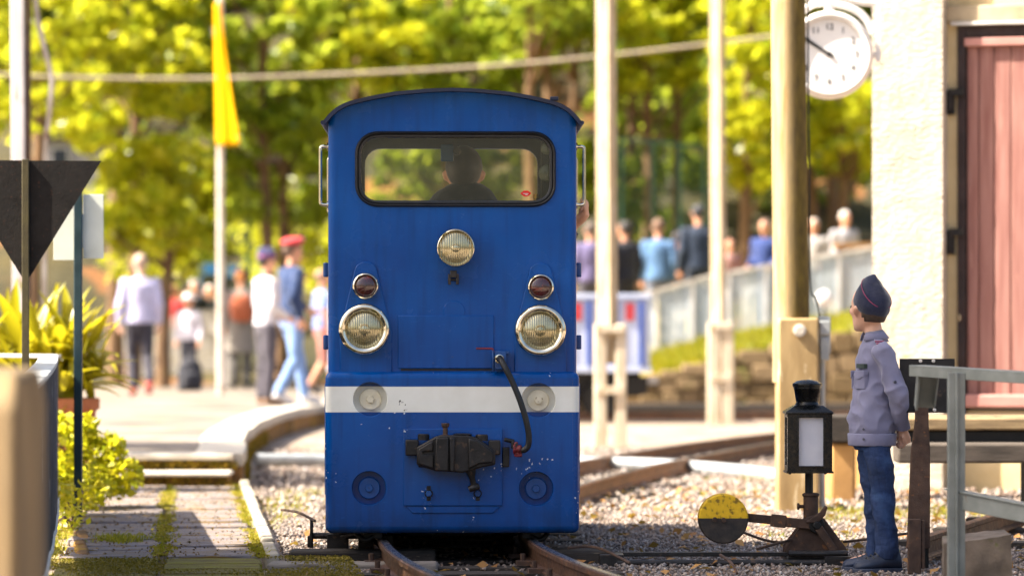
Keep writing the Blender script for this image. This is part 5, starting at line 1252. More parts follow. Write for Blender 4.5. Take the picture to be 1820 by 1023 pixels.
MB().bb((1380 - c) * k_, (1452 - c) * k_, -.13, .12, -.05, zm).build("foot", mat("brown_concrete_foot", C('#b69a6c'), C('#8a7048'), 3, 0.9, 0, 0.5, 50, (3, 3, .7), spots=C('#c9b591'), sscale=5, sthr=.58), root, 30, 0.012)
MB().lathe([(.001, -.02), (.022, -.02), (.024, -.016), (.035, -.014), (.036, 0)], ((1418 - c) * k_, -.132, ZZ(587, 21.2)), (0, 1, 0), 24).build("bolt", M['paleconc'], root, 40)
bxm = mat("grey_plastic_box", C('#a3a6a6'), C('#8b8f90'), 6, 0.45)
jb = MB().bb((1454 - c) * k_, (1475 - c) * k_, -.06, .06, ZZ(628, 21.2), ZZ(562, 21.2)).build("junction_box", bxm, root, 30, 0.008)
MB().bb((1455 - c) * k_, (1474 - c) * k_, -.08, -.062, ZZ(595, 21.2), ZZ(570, 21.2)).bb((1456 - c) * k_, (1472 - c) * k_, -.075, -.062, ZZ(640, 21.2), ZZ(600, 21.2)).build("box_lid", bxm, jb, 30, 0.006)
MB().cyl(((1461 - c) * k_, .0, -.02), ((1461 - c) * k_, .0, ZZ(628, 21.2)), .017, n=12).build("conduit", bxm, root, 40)
MB().tube(smoothpath([((1457 - c) * k_, -.0, ZZ(563, 21.2)), ((1450 - c) * k_, -.02, ZZ(530, 21.2)), ((1440 - c) * k_, .0, ZZ(500, 21.2)), ((1438.5 - c) * k_, .0, ZZ(300, 21.2)), ((1437 - c) * k_, .0, ZZ(200, 21.2)), ((1435 - c) * k_, .0, 3.0)], 6), .005, 8).build("cable", M['rubber'], root, 60)
# cable sagging across behind the locomotive
cb = MB().tube(smoothpath([at(-160, 120, 52), at(60, 136, 52), at(400, 139, 52), at(800, 122, 52), at(1060, 101, 52), at(1380, 64, 52), at(1430, 55, 52)], 8), .024, 8)
tag(cb.build("overhead_cable", mat("pale_cable", C('#a89a84'), C('#8c7f6b'), 4, .6), None, 60), "pale overhead cable sagging across in front of the trees", "cable")

# ------------------------------------------------------------------ rendered building with red plank door at the right
BY = 24.0; th = R(-17)
bd = thing("station_building", "cream roughcast building with a faded red plank door", "building", (XX(1550, BY), BY, 0), th)
tx, ty = math.cos(th), math.sin(th)
def bu(px, d=0.0):
    """distance along the front wall seen at column px; d = depth behind the front"""
    k = (px - 910) / FPX; X0, Y0 = XX(1550, BY) - ty * d, BY + tx * d
    return (k * Y0 - X0) / (tx - k * ty)
def bz(py, u, d=0.0): return ZZ(py, BY + ty * u + tx * d)
m_rc = mat("cream_roughcast", C('#cdc4b6'), C('#b8ab98'), 3, 0.92, 0, 0.9, 24, (1, 1, 2.2), spots=C('#c9ab80'), sscale=7, sthr=.68, bdist=.03)
u1 = bu(1675); D = .16
wl_ = MB().bb(0, u1, 0, 2.6, -.05, 4.6)
def rough2(o):
    s_ = o.modifiers.new("subdivide", 'SUBSURF'); s_.subdivision_type = 'SIMPLE'; s_.levels = 6; s_.render_levels = 6
    t = bpy.data.textures.new("roughcast", 'CLOUDS'); t.noise_scale = .07; t.noise_depth = 3; d = o.modifiers.new("rough", 'DISPLACE'); d.texture = t; d.strength = .015; d.texture_coords = 'LOCAL'
wl_.build("corner_pier", m_rc, bd, 40, mods=[rough2])
u2 = bu(1702, D); u3 = u2 + 1.75
dz0, dz1 = bz(722, bu(1760, D), D), bz(68, bu(1760, D), D)
zl = bz(40, bu(1720, D), D)
m_cr = mat("cream_wall", C('#d9c69c'), C('#c2ac80'), 3, 0.9, 0, 0.4, 40)
MB().bb(u1 + .001, u2, D, 2.6, -.05, zl).bb(u3, u3 + 1.2, D, 2.6, -.05, zl).bb(u2, u3, D + .02, 2.6, -.05, dz0 - .03).bb(u1 + .001, u3 + 1.2, D, 2.6, bz(8, u1), 4.6).build("wall", m_cr, bd, 30)
MB().bb(u1 + .002, u3 + .3, D - .05, D + .3, zl, bz(9, u1)).build("lintel", mat("stained_lintel", C('#c0ae90'), C('#8f7c60'), 4, .9, 0, .4, 40, spots=C('#a67a48'), sscale=5), bd, 30, .008)
MB().bb(bu(1693, D), u3 + .2, D - .07, D - .002, zl - .022, zl - .002).build("drip_strip", M['whitepaint'], bd, 30, .003)
fm_ = mat("dark_brown_frame", C('#3a2a28'), C('#241a1a'), 6, .7, 0, .3, 50, spots=C('#6a5450'), sscale=16, sthr=.68)
f1 = bu(1717, D)
MB().bb(u2 + .001, f1, D - .02, D + .10, dz0 - .1, zl - .024).bb(f1 + .001, u3, D - .02, D + .10, dz1 + .01, zl - .024).build("door_frame", fm_, bd, 30, .004)
dr_ = MB().bb(f1 + .002, u3 - .02, D + .03, D + .05, dz0, dz1).build("door", fm_, bd, 30)
m_red = mat("faded_red_planks", C('#a3766c'), C('#86564e'), 3, .75, 0, .5, 30, (8, 8, .6), spots=C('#a8786c'), sscale=4, sthr=.64)
u = f1 + .004; n_ = 0
while u < u3 - .1:
    wd_ = random.choice((.075, .095, .105, .085))
    MB().bb(u + .003, u + wd_ - .003, D + .002 + random.uniform(-.003, .003), D + .029, dz0 + .01, dz1 - .01).build("plank", m_red, dr_, 30, .005)
    u += wd_
m_rail = mat("pale_red_rail", C('#c08a80'), C('#a8726a'), 4, .7, 0, .3, 40)
MB().bb(f1 - .004, u3 - .03, D - .04, D - .001, dz1 - .05, dz1).build("door_rail", m_rail, dr_, 30, .006)
MB().bb(f1 - .004, u3 - .03, D - .05, D - .001, dz0 - .005, dz0 + .075).build("door_rail", m_rail, dr_, 30, .012, 3)
for py_ in (180, 428):
    z_ = bz(py_, u2, D)
    MB().bb(bu(1679, D), bu(1698, D), D - .03, D - .001, z_ - .085, z_ + .06).bb(bu(1690, D), bu(1716, D), D - .045, D - .031, z_ + .03, z_ + .075).cyl((bu(1690, D), D - .04, z_ - .06), (bu(1690, D), D - .04, z_ + .07), .014, n=10).build("hinge", M['iron'], bd, 30, .003)
MB().cyl((bu(1708, D), D - .045, bz(570, u2)), (bu(1708, D), D - .045, bz(558, u2)), .008, n=8).build("latch", M['chrome'], bd, 40)
MB().bb(-.32, .02, .25, 2.2, -.05, ZZ(786, 24.3)).build("plinth", mat("tan_plinth", C('#c09a62'), C('#a27f4e'), 2, .9, 0, .4, 30), bd, 30, .02)
# timber loading edge in front of the door
dk = thing("loading_dock", "weathered timber loading dock edge in front of the red door", "dock", (0, 0, 0))
m_dk = mat("dock_timber", C('#a98f68'), C('#6d5a42'), 5, .85, 0, .6, 40, (1, 6, 6), spots=C('#4a3c2c'), sscale=6)
Yd = 19.2
MB().bb(XX(1597, Yd), XX(2100, Yd), Yd, Yd + .16, ZZ(764, Yd), ZZ(742, Yd)).bb(XX(1597, Yd), XX(2100, Yd), Yd + .165, Yd + .5, ZZ(760, Yd), ZZ(740, Yd)).build("top_plank", m_dk, dk, 30, .01)
MB().bb(XX(1597, Yd), XX(2100, Yd), Yd + .05, Yd + .4, ZZ(790, Yd), ZZ(765, Yd)).build("steel_beam", M['oily'], dk, 30, .006)
MB().bb(XX(1594, 19), XX(2100, 19), 18.95, 19.2, ZZ(822, 19), ZZ(787, 19)).build("sleeper_beam", mat("dark_grey_beam", C('#5f554c'), C('#3d362f'), 5, .85, 0, .6, 40, (1, 6, 6)), dk, 30, .012)
for px_ in (2060, 1850): MB().bb(XX(px_, 19.4) - .09, XX(px_, 19.4) + .09, 19.3, 19.5, -.04, ZZ(790, 19.2)).build("support", M['sleeper'], dk, 30, .01)
MB().bb(XX(1470, 22.6), XX(2000, 22.6), 22.5, 22.9, ZZ(785, 22.6), ZZ(737, 22.6)).build("rear_beam", M['sleeper'], dk, 30, .012)
build_each(MB().bb(XX(1472, 22.7), XX(1517, 22.7), 22.55, 22.95, -.04, ZZ(786, 22.6)).bb(XX(1900, 22.7), XX(1940, 22.7), 22.55, 22.95, -.04, ZZ(786, 22.6)), "pier", mat("tan_pier", C('#b88d55'), C('#957043'), 3, .9, 0, .4, 30), dk, 30, .02)
# station clock on a scrolled bracket
CY = 22.6
ck = thing("station_clock", "round white station clock on a scrolled bracket at the building corner", "clock", (XX(1474, CY), CY, ZZ(98, CY)), R(-4))
kc = CY / FPX
cwm = mat("white_enamel", C('#e6e2de'), C('#d3cec9'), 6, .4)
RC = 78 * kc
MB().lathe([(.001, -.05), (RC * .80, -.05), (RC * .82, -.075), (RC * .90, -.085), (RC * .98, -.06), (RC, -.02), (RC, .06), (RC * .95, .08), (RC * .001, .08)], (0, 0, 0), (0, 1, 0), 56).build("case", cwm, ck, 40)
face = MB().lathe([(.001, -.053), (RC * .79, -.053), (RC * .79, -.05)], (0, 0, 0), (0, 1, 0), 48).build("dial", mat("dial_white", C('#eceae8'), C('#e2dfdc'), 4, .5), ck, 30)
dg = MB()
for h in range(12):
    a = R(30 * h); cu = bpy.data.curves.new("numeral", 'FONT'); cu.body = str(h or 12); cu.size = RC * .20; cu.align_x = 'CENTER'; cu.align_y = 'CENTER'; cu.extrude = .001
    t_ = bpy.data.objects.new("numeral_text", cu); me_ = bpy.data.meshes.new_from_object(t_); bpy.data.objects.remove(t_); bpy.data.curves.remove(cu)
    link("numeral", me_, M['rubber'], face, 0, loc=(RC * .62 * math.sin(a), -.0555, RC * .62 * math.cos(a)), rot=(R(90), 0, 0))
def hand(a, L, w_): 
    d = Vector((math.sin(a), 0, math.cos(a))); return MB().bar(Vector((0, -.060, 0)) - d * L * .18, Vector((0, -.060, 0)) + d * L, w_, .003, (0, 1, 0)).build("clock_hand", M['rubber'], face, 30)
hand(R(302), RC * .52, .016); hand(R(305), RC * .66, .010)
MB().cyl((0, -.064, 0), (0, -.05, 0), .014, n=14).build("hub", M['rubber'], face, 40)
br = MB(); px2 = lambda px, py: ((px - 1474) * kc, 0.02, (98 - py) * kc)
br.tube(smoothpath([px2(1420, -6), px2(1450, -4), px2(1490, -6), px2(1530, 4), px2(1556, 6)], 5), .022, 10)
br.tube(smoothpath([px2(1428, 18), px2(1450, 6), px2(1490, 8), px2(1520, 18), px2(1540, 36), px2(1552, 60)], 6), .024, 10)
br.tube([px2(1552, 98), px2(1548, 98)], .05, 12).tube([px2(1566, 98), px2(1546, 98)], .018, 10).tube([px2(1474, 24), px2(1474, 6)], .03, 12)
br.bar(px2(1560, -10), px2(1560, 110), .05, .03, (1, 0, 0)).build("bracket", cwm, ck, 60)

# ------------------------------------------------------------------ left foreground: concrete post, corrugated fence, triangular board, green signpost
cpm = mat("sandy_concrete", C('#846e4c'), C('#5f4e35'), 2.5, .9, 0, .5, 40, (4, 4, .8), spots=C('#7d6a4a'), sscale=4, sthr=.62)  # plain sandy tones mottled by noise
o = MB().rings([[(XX(-110, 8), 8.0, -.03), (XX(38, 8), 7.9, -.03), (XX(44, 8), 8.35, -.03), (XX(-110, 8), 8.4, -.03)],
                [(XX(-110, 8), 8.0, .80), (XX(40, 8), 7.9, .80), (XX(46, 8), 8.35, .80), (XX(-110, 8), 8.4, .80)],
                [(XX(-110, 8), 8.06, .868), (XX(32, 8), 7.98, .868), (XX(42, 8), 8.3, .878), (XX(-110, 8), 8.4, .878)]]).build("concrete_wall", cpm, None, 30, .02, 3)
tag(o, "blurred sandy concrete wall end at the left edge of the picture", "wall")
fn = thing("corrugated_fence", "grey corrugated metal fence with a pale top rail on the left", "fence", (0, 0, 0))
m_cor = mat("grey_corrugated", C('#59544f'), C('#35312d'), 4, .7, .0, .3, 30, (6, 6, .8), spots=C('#a09a94'), sscale=8, sthr=.62)
fp = [(-1.13, 8.6), (-1.32, 10.4), (-1.535, 12.4), (-1.79, 14.8), (-2.055, 17.2), (-2.39, 20.1)]
def fz(y): return .765 + .065 * (y - 8.6) / 11.5
L_ = smoothpath([(x, y, 0) for x, y in fp], 8)
dist = [0]
for p, q in zip(L_, L_[1:]): dist.append(dist[-1] + (q - p).length)
def along(s):
    for i in range(len(L_) - 1):
        if s <= dist[i + 1]: return L_[i].lerp(L_[i + 1], (s - dist[i]) / (dist[i + 1] - dist[i])), (L_[i + 1] - L_[i]).normalized()
    return L_[-1], (L_[-1] - L_[-2]).normalized()
s_ = 0
while s_ < dist[-1] - .14:
    rs = []
    for q in range(5):
        p, d = along(s_ + .14 * q / 4); nn = Vector((d.y, -d.x, 0)); off = (0, .024, .034, .024, 0)[q]
        c_ = p + nn * off; zt = fz(p.y)
        rs.append([c_ + Vector((0, 0, .16)), c_ + Vector((0, 0, zt)), c_ - nn * .004 + Vector((0, 0, zt)), c_ - nn * .004 + Vector((0, 0, .16))])
    MB().rings(rs).build("corrugated_panel", m_cor, fn, 60)
    s_ += .143
m_top = mat("pale_grey_rail", C('#c9cac6'), C('#aaaba8'), 5, .5, .1)
MB().rings([[p + Vector((dx_ * 1, 0, fz(p.y) + dz_)) for dx_, dz_ in ((-.06, .004), (.035, .004), (.035, .022), (-.06, .022))] for p in L_]).build("top_rail", m_top, fn, 30, .003)
e = L_[-1]; zt = fz(e.y)
MB().bar((e.x + .035, e.y + .02, zt + .014), (e.x - 1.6, e.y + .9, zt + .03), .05, .02).build("side_rail", m_top, fn, 30, .003)
for t in (.28, .75): MB().bb(e.x - 1.6 * t - .012, e.x - 1.6 * t + .012, e.y + .9 * t - .01, e.y + .9 * t + .01, -.02, zt + .008).build("post", m_top, fn, 30)
MB().bb(e.x - .02, e.x + .02, e.y + .0, e.y + .05, -.02, zt).build("post", M['iron'], fn, 30)
MB().tube([p + Vector((.03, 0, .155 + .012 * math.sin(i * 1.3))) for i, p in enumerate(L_)], .012, 8).build("bottom_cord", m_top, fn, 60)
kb = MB()
for i in range(3):
    yy = 16.4 + i * .62; x_ = np.interp(yy, [p[1] for p in fp], [p[0] for p in fp]) + .16
    o = MB().box((x_ - .03 + random.uniform(-.02, .02), yy, .012), (.06, .5, .07), (random.uniform(-.03, .03), random.uniform(-.1, .1), math.atan2(.122, 1) + random.uniform(-.03, .03))).build("edging_stone", M['mosswall'], None, 30, .015)
    tag(o, "mossy edging stone, %s of the row beside the corrugated fence" % ("nearest", "middle one", "farthest")[i], "stone", "edging stones along the fence")
tb = thing("triangle_board", "black rusty triangular board pointing down on a thin post", "sign", (XX(46, 18), 18, 0))
kx = 18 / FPX
MB().prism([((-90 - 46) * kx, ZZ(284, 18)), ((180 - 46) * kx, ZZ(286, 18)), (1.5 * kx, ZZ(501, 18)), (-1.5 * kx, ZZ(501, 18))], (0, 0, 0), (1, 0, 0), (0, 0, 1), (0, .004, 0)).build("board", mat("blackened_sheet", C('#211d1a'), C('#131110'), 6, .75, .1, .4, 60, spots=C('#3f281c'), sscale=55, sthr=.62, spec=.25), tb, 0)
MB().bb(-.0165, .0165, -.022, -.001, -.03, ZZ(283, 18)).build("post", mat("olive_post", C('#4a4220'), C('#332c16'), 8, .6, .1, .3, 70), tb, 30, .003)
gs = thing("signpost", "dark green signpost with two pale boards behind the triangular board", "sign", (XX(139, 19), 19, 0))
kx = 19 / FPX
MB().bb(-.020, .020, -.02, .02, -.03, ZZ(330, 19)).build("post", mat("dark_green_paint", C('#15343a'), C('#0e262b'), 8, .45, 0, .1, 60), gs, 30, .004)
MB().bb((94 - 139) * kx, (131 - 139) * kx, .024, .03, ZZ(462, 19), ZZ(372, 19)).bb((147 - 139) * kx, (183 - 139) * kx, .024, .03, ZZ(459, 19), ZZ(345, 19)).bb((131 - 139) * kx, (147 - 139) * kx, .024, .028, ZZ(440, 19), ZZ(380, 19)).build("board", mat("pale_board", C('#d8dccf'), C('#c4c8bb'), 6, .5), gs, 30, .002)

# ------------------------------------------------------------------ white post, bent pipe and yellow flag
wp = thing("white_post", "weathered white post with rusty edge rising behind the triangular board", "post", (XX(38, 30), 30, 0))
kx = 30 / FPX
MB().rings([[(a + q, b, z) for a, b in ((-15 * kx, -.06), (8 * kx, -.06), (8 * kx, .06), (-15 * kx, .06))] for q, z in ((.015, -.02), (0, 2.0), (-.015, 4.2))]).build("timber", mat("peeling_white", C('#d9d4d6'), C('#c0b8ba'), 3, .7, 0, .4, 30, (4, 4, .6), spots=C('#b98a5c'), sscale=4, sthr=.6), wp, 30, .01)
MB().bb(9 * kx, 16 * kx, -.05, .05, -.02, 4.2).build("edge_strip", M['rust'], wp, 30, .004)
bp_ = MB().tube(smoothpath([at(62, -60, 30), at(64, 15, 30), at(75, 70, 30), at(90, 130, 30), at(91, 160, 30), at(86, 220, 30), at(80, 290, 30), at(78, 700, 30)], 5), .02, 10)
tag(bp_.build("bent_pipe", mat("pale_bent_pipe", C('#cfc6bd'), C('#9d8c7c'), 4, .5, spots=C('#7a5a48'), sscale=5), None, 60), "thin bent pipe rising beside the white post", "pipe")
fl = thing("flagpole", "white flagpole with a limp yellow flag", "flagpole", (XX(392, 50), 50, 0))
kx = 50 / FPX
MB().tube([(0, 0, .15), (0, 0, 2.5), (-.01, 0, 7.0)], [.050, .046, .040], 14).build("pole", mat("pole_white", C('#dcd0c4'), C('#bfae9e'), 5, .6), fl, 40)
rs = []
for i in range(25):
    t = i / 24; py_ = 8 + 252 * t; z_ = ZZ(py_, 50); x0_ = (381 + 4 * t - 392) * kx; x1_ = (394 + 36 * t ** 1.2 - 392) * kx
    rs.append([(x0_ + (x1_ - x0_) * u_, -.07 - .30 * u_ + .05 * math.sin(u_ * 9 + t * 2) * (.4 + u_), z_) for u_ in [k / 14 for k in range(15)]])
flm = leaf_mat("yellow_cloth", [C('#f7c800'), C('#f7c800')], .5, .7, (1, .72, 0.0, 1), .2)
def th3(o): t = o.modifiers.new("thickness", 'SOLIDIFY'); t.thickness = .004
MB().rings(rs, caps=False, closed=False).build("flag", flm, fl, 180, mods=[th3])

# ------------------------------------------------------------------ potted plant with broad strap leaves
pp = thing("potted_plant", "large potted plant with long yellow green strap leaves", "plant", (XX(95, 23), 23.0, PZ))
MB().lathe([(.001, .0), (.14, .0), (.18, .30), (.20, .31), (.20, .37), (.18, .375), (.17, .33), (.001, .32)], (.075, 0, 0), (0, 0, 1), 32).build("pot", mat("terracotta", C('#b5714a'), C('#96583a'), 6, .8, 0, .3, 60), pp, 40)
lm = leaf_mat("strap_leaf", [C('#8a8f16'), C('#6d7d16'), C('#b0a51c'), C('#5a6f18'), C('#c8a81e')], .45, .35, (.75, .62, .02, 1), .5)
def strap(base, az, L, wd, tilt, droop):
    mb = MB(); rs = []; p = Vector(base); a = tilt; d2 = Vector((math.cos(az), math.sin(az), 0)); sd = Vector((-math.sin(az), math.cos(az), 0)); n_ = 8
    for i in range(n_ + 1):
        t = i / n_; w_ = wd * (math.sin(math.pi * min(1, .12 + t * .9)) ** .8) * (1 if t < 1 else .05) + .002
        nrm = d2 * -math.sin(a) + Vector((0, 0, 1)) * math.cos(a)
        rs.append([p - sd * w_ + nrm * w_ * .35, p - nrm * w_ * .05, p + sd * w_ + nrm * w_ * .35])
        p = p + (d2 * math.cos(a) + Vector((0, 0, 1)) * math.sin(a)) * L / n_; a -= droop / n_
    return mb.rings(rs, caps=False, closed=False)
protos = [strap((0, 0, 0), 0, L, w_, ti, dr2).build("leaf", lm, pp, 180) for L, w_, ti, dr2 in ((.62, .044, 1.25, .7), (.56, .048, 1.05, 1.2), (.66, .042, 1.4, .5), (.5, .046, .8, 1.5), (.58, .044, .95, 1.7))]
for k_, o in enumerate(protos): o.location = (.05, 0, .33)
for i in range(240):
    c_ = same("leaf", protos[i % 5], pp); hgt = random.choice((.3, .34, .42, .5, .55))
    c_.location = (random.gauss(-.06, .17), random.gauss(0, .12), hgt); az = random.uniform(0, 6.283)
    c_.rotation_euler = (random.uniform(-.2, .2), random.uniform(-.25, .25), az); s_ = random.uniform(.5, .95); c_.scale = (s_, s_, s_)
# leafy bush beside the steps
def leafbush(name, label, clumps, per, size, m_, cat="bush", group=None, up=.6, loc=(0, 0, 0), stems=6, elong=1.5):
    root = thing(name, label, cat, loc, 0, group)
    P = clump_points(clumps, per); V, F = leaves(P, size, elong, up, .12)
    link("foliage", npmesh("foliage", V, F), m_, root, 0)
    sb_ = MB()
    for i in range(stems):
        c_ = random.choice(clumps); sb_.tube(smoothpath([(c_[0] * .3, c_[1] * .3, -.03), (c_[0] * .6 + random.uniform(-.05, .05), c_[1] * .6, c_[2] * .5), (c_[0], c_[1], c_[2])], 4), .006, 6)
    sb_.build("stem", M['rust'], root, 60)
    return root
bl_ = leaf_mat("bush_leaf", [C('#a8b01a'), C('#c4bc1c'), C('#86981a'), C('#d6c824'), C('#7a8c1c')], .5, .35, (.85, .80, .03, 1), .5)
leafbush("bush", "bright yellow green leafy bush in front of the steps by the fence", [(-.08, 0, .38, .17, .2, .16), (.10, .1, .30, .17, .2, .14), (.22, 0, .20, .15, .2, .12), (-.1, -.2, .2, .15, .2, .15), (.05, -.2, .16, .2, .2, .12), (.06, .05, .45, .06, .08, .09), (.2, .0, .36, .06, .08, .08), (-.12, .1, .50, .07, .08, .06)], 7500, .036, bl_, loc=(XX(134, 20.6), 20.6, 0), stems=14)
leafbush("fern", "low green leafy weed at the foot of the grey fence", [(0, 0, .16, .12, .4, .14), (.06, -.6, .10, .12, .35, .10), (.02, .7, .18, .14, .3, .14)], 3000, .026, bl_, "weed", loc=(XX(118, 18.8), 18.8, 0))
# ------------------------------------------------------------------ people on the platform and on the ramp
def who(label, px, Y, foot_z, H, face, top, legs, **kw):
    return person(label, (XX(px, Y), Y, foot_z), H, face, top, legs, **kw)
walk = dict(lknee=(-.09, .10, .50), lankle=(-.085, -.04, .10), ltoe=(-.09, .11, .03), rknee=(.09, .0, .49), rankle=(.09, -.26, .18), rtoe=(.09, -.16, .05))
stride = dict(lknee=(-.09, .14, .50), lankle=(-.09, .20, .09), ltoe=(-.09, .36, .03), rknee=(.09, .0, .48), rankle=(.09, -.22, .12), rtoe=(.09, -.08, .03))
who("pale haired man in a lilac shirt and dark trousers walking away over the platform", 249, 48, PZ, 1.77, 12, '#c3bfdf', '#33303c', shoe='#b53a35', hair='#b59a86', skin=SKIN2, j=dict(walk, lel=(-.25, -.02, 1.12), lwr=(-.24, .03, .87)), bulk=1.12, vox=.016)
who("man in a red peaked cap and navy jumper striding along the platform edge", 518, 42, PZ, 1.80, -58, '#223a66', '#7f9fd4', shoe='#d8d4d6', hair='#6a5040', hat=('beret', '#c8373c', '#22222a'), vox=.016,
    j=dict(stride, rel=(.24, -.12, 1.14), rwr=(.24, -.02, .90), lel=(-.24, .08, 1.14), lwr=(-.16, .28, 1.02)))
who("youth in a pale jacket and navy cap standing beside the man in the red cap", 472, 41.4, PZ, 1.66, -62, '#d2cfd8', '#4a4550', shoe='#8a6a50', hair='#3a2c24', hat=('fore', '#3c3a66', '#a04a78'), vox=.016,
    j=dict(rel=(.24, -.02, 1.13), rwr=(.14, .22, 1.0), lel=(-.23, 0, 1.13), lwr=(-.12, .22, 1.02)))
def pack(root, u, hc):
    MB().loft([(0, -.2 * u, z * u, rx * u, ry * u) for z, rx, ry in ((.98, .12, .06), (1.02, .16, .10), (1.2, .165, .11), (1.33, .14, .09), (1.38, .08, .05))], 18).build("backpack", cloth('#b5603c'), root, 180)
who("woman in a long grey coat and dark red knit cap carrying an orange backpack", 428, 56, PZ, 1.72, 8, '#8d857c', '#5f5b58', shoe='#2c2a2c', hair='#c07a30', hat=('knit', '#5a2430'), coat=.38, vox=.018, extra=pack, bulk=1.1)
who("child in a white sun hat and dark trousers by the picket fence", 336, 55, PZ, 1.34, 160, '#d9d3dc', '#2b2b38', shoe='#c8b8b0', hair='#6a5040', hat=('brim', '#e6e2e0'), headk=1.15, vox=.016)
who("bare legged walker in a blue top half hidden behind the locomotive", 572, 50, PZ, 1.62, -70, '#7d90c4', '#b0746a', hair='#a07a68', lowleg=False, sleeve='short', vox=.016, j=stride)
who("distant person in a red top behind the picket fence", 311, 64, .25, 1.60, 150, '#b32f2f', '#3a3436', hair='#3a2a22', vox=.02)
who("distant person in a black jacket and pale cap behind the picket fence", 346, 64.6, .25, 1.66, 190, '#23262c', '#2a2a30', hair='#4a3a30', hat=('knit', '#d8d6d2'), vox=.02)
who("distant person in a dark jacket bending beside the flagpole", 372, 65, .25, 1.58, 200, '#2c343a', '#3a3a40', hair='#d0c8c0', vox=.02)
rz = lambda Y, px: .82 + max(0, (px - 1150)) * .00105
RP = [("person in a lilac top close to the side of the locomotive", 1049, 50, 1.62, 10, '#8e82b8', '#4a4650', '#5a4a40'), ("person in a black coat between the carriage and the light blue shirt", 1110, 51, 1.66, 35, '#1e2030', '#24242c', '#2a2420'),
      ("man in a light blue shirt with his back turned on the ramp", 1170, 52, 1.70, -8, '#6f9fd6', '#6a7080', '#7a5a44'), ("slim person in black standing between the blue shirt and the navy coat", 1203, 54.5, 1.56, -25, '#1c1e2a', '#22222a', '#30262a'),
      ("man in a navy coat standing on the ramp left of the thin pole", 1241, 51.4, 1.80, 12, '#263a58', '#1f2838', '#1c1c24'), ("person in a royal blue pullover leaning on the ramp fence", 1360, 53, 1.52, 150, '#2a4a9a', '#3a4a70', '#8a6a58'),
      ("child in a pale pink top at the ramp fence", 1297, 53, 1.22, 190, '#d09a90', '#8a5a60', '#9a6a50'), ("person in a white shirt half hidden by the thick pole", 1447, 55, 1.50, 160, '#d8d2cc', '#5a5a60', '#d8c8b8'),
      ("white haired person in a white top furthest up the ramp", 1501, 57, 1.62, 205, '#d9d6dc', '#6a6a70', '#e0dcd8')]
def cloth_dim(h): return '#' + ''.join('%02x' % int(int(h[i:i + 2], 16) * .78) for i in (1, 3, 5))  # tops darkened: the shade over the ramp visitors put into the cloth
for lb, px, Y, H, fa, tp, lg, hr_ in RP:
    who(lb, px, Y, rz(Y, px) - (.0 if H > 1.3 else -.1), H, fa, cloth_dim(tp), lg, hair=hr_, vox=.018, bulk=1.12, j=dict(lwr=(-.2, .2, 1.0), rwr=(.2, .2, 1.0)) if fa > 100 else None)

bg = thing("dark_bag", "dark navy bag standing on the platform before the child in the white hat", "bag", (XX(338, 53.5), 53.5, PZ), R(20))
MB().loft([(0, 0, z, rx, ry) for z, rx, ry in ((0, .15, .11), (.04, .18, .13), (.2, .19, .14), (.34, .16, .12), (.43, .10, .09), (.46, .04, .04))], 20).loft([(-.02, -.13, z, rx, .05) for z, rx in ((.05, .09), (.08, .12), (.2, .12), (.25, .08))], 14).build("body", cloth('#23242f'), bg, 180, mods=[remesh(.015, 2, .5), folds(.03, .12)])
MB().tube(smoothpath([(-.06, 0, .42), (-.05, 0, .52), (.05, 0, .52), (.06, 0, .42)], 5), .012, 8).build("handle", cloth('#1a1a22'), bg, 60)
# ------------------------------------------------------------------ picket fence and gate post by the flagpole
m_pk = mat("pale_picket", C('#d9d2cc'), C('#bdb4ac'), 5, .7)
pf = thing("picket_fence", "pale wooden picket fence below the trees behind the walking man", "fence", (0, 62, 0))
pk0 = None; kx = 62 / FPX
for i in range(40):
    px_ = 206 + i * 5.4
    if pk0 is None: pk0 = o = MB().prism([(-.017, 0), (.017, 0), (.017, .98), (0, 1.02), (-.017, .98)], (0, 0, 0), (1, 0, 0), (0, 0, 1), (0, .02, 0)).build("picket", m_pk, pf, 0)
    else: o = same("picket", pk0, pf)
    o.location = (XX(px_, 62), 0, .28 + random.uniform(-.02, .02) + (.10 if px_ > 330 else 0))
for z_ in (.5, 1.05): MB().bb(XX(200, 62), XX(425, 62), .022, .05, z_, z_ + .06).build("rail", m_pk, pf, 0)
MB().bb(XX(387, 60), XX(408, 60), -2.0, -1.9, .2, 1.42).bb(XX(376, 60), XX(424, 60), -2.02, -1.88, 1.0, 1.12).build("gate_post", m_pk, pf, 30, .01)
bn = MB().bb(XX(362, 66), XX(392, 66), 66, 66.05, ZZ(487, 66), ZZ(468, 66)).bb(XX(405, 66), XX(462, 66), 66, 66.05, ZZ(492, 66), ZZ(470, 66)).bb(XX(470, 66) - .04, XX(470, 66), 66, 66.05, .2, ZZ(468, 66)).bb(XX(358, 66) - .04, XX(358, 66), 66, 66.05, .2, ZZ(468, 66))
tag(bn.build("blue_banner", mat("blue_cloth_banner", C('#2f78a8'), C('#2a5f9a'), 3, .7), None, 0), "faded blue banner strung behind the flagpole", "banner")

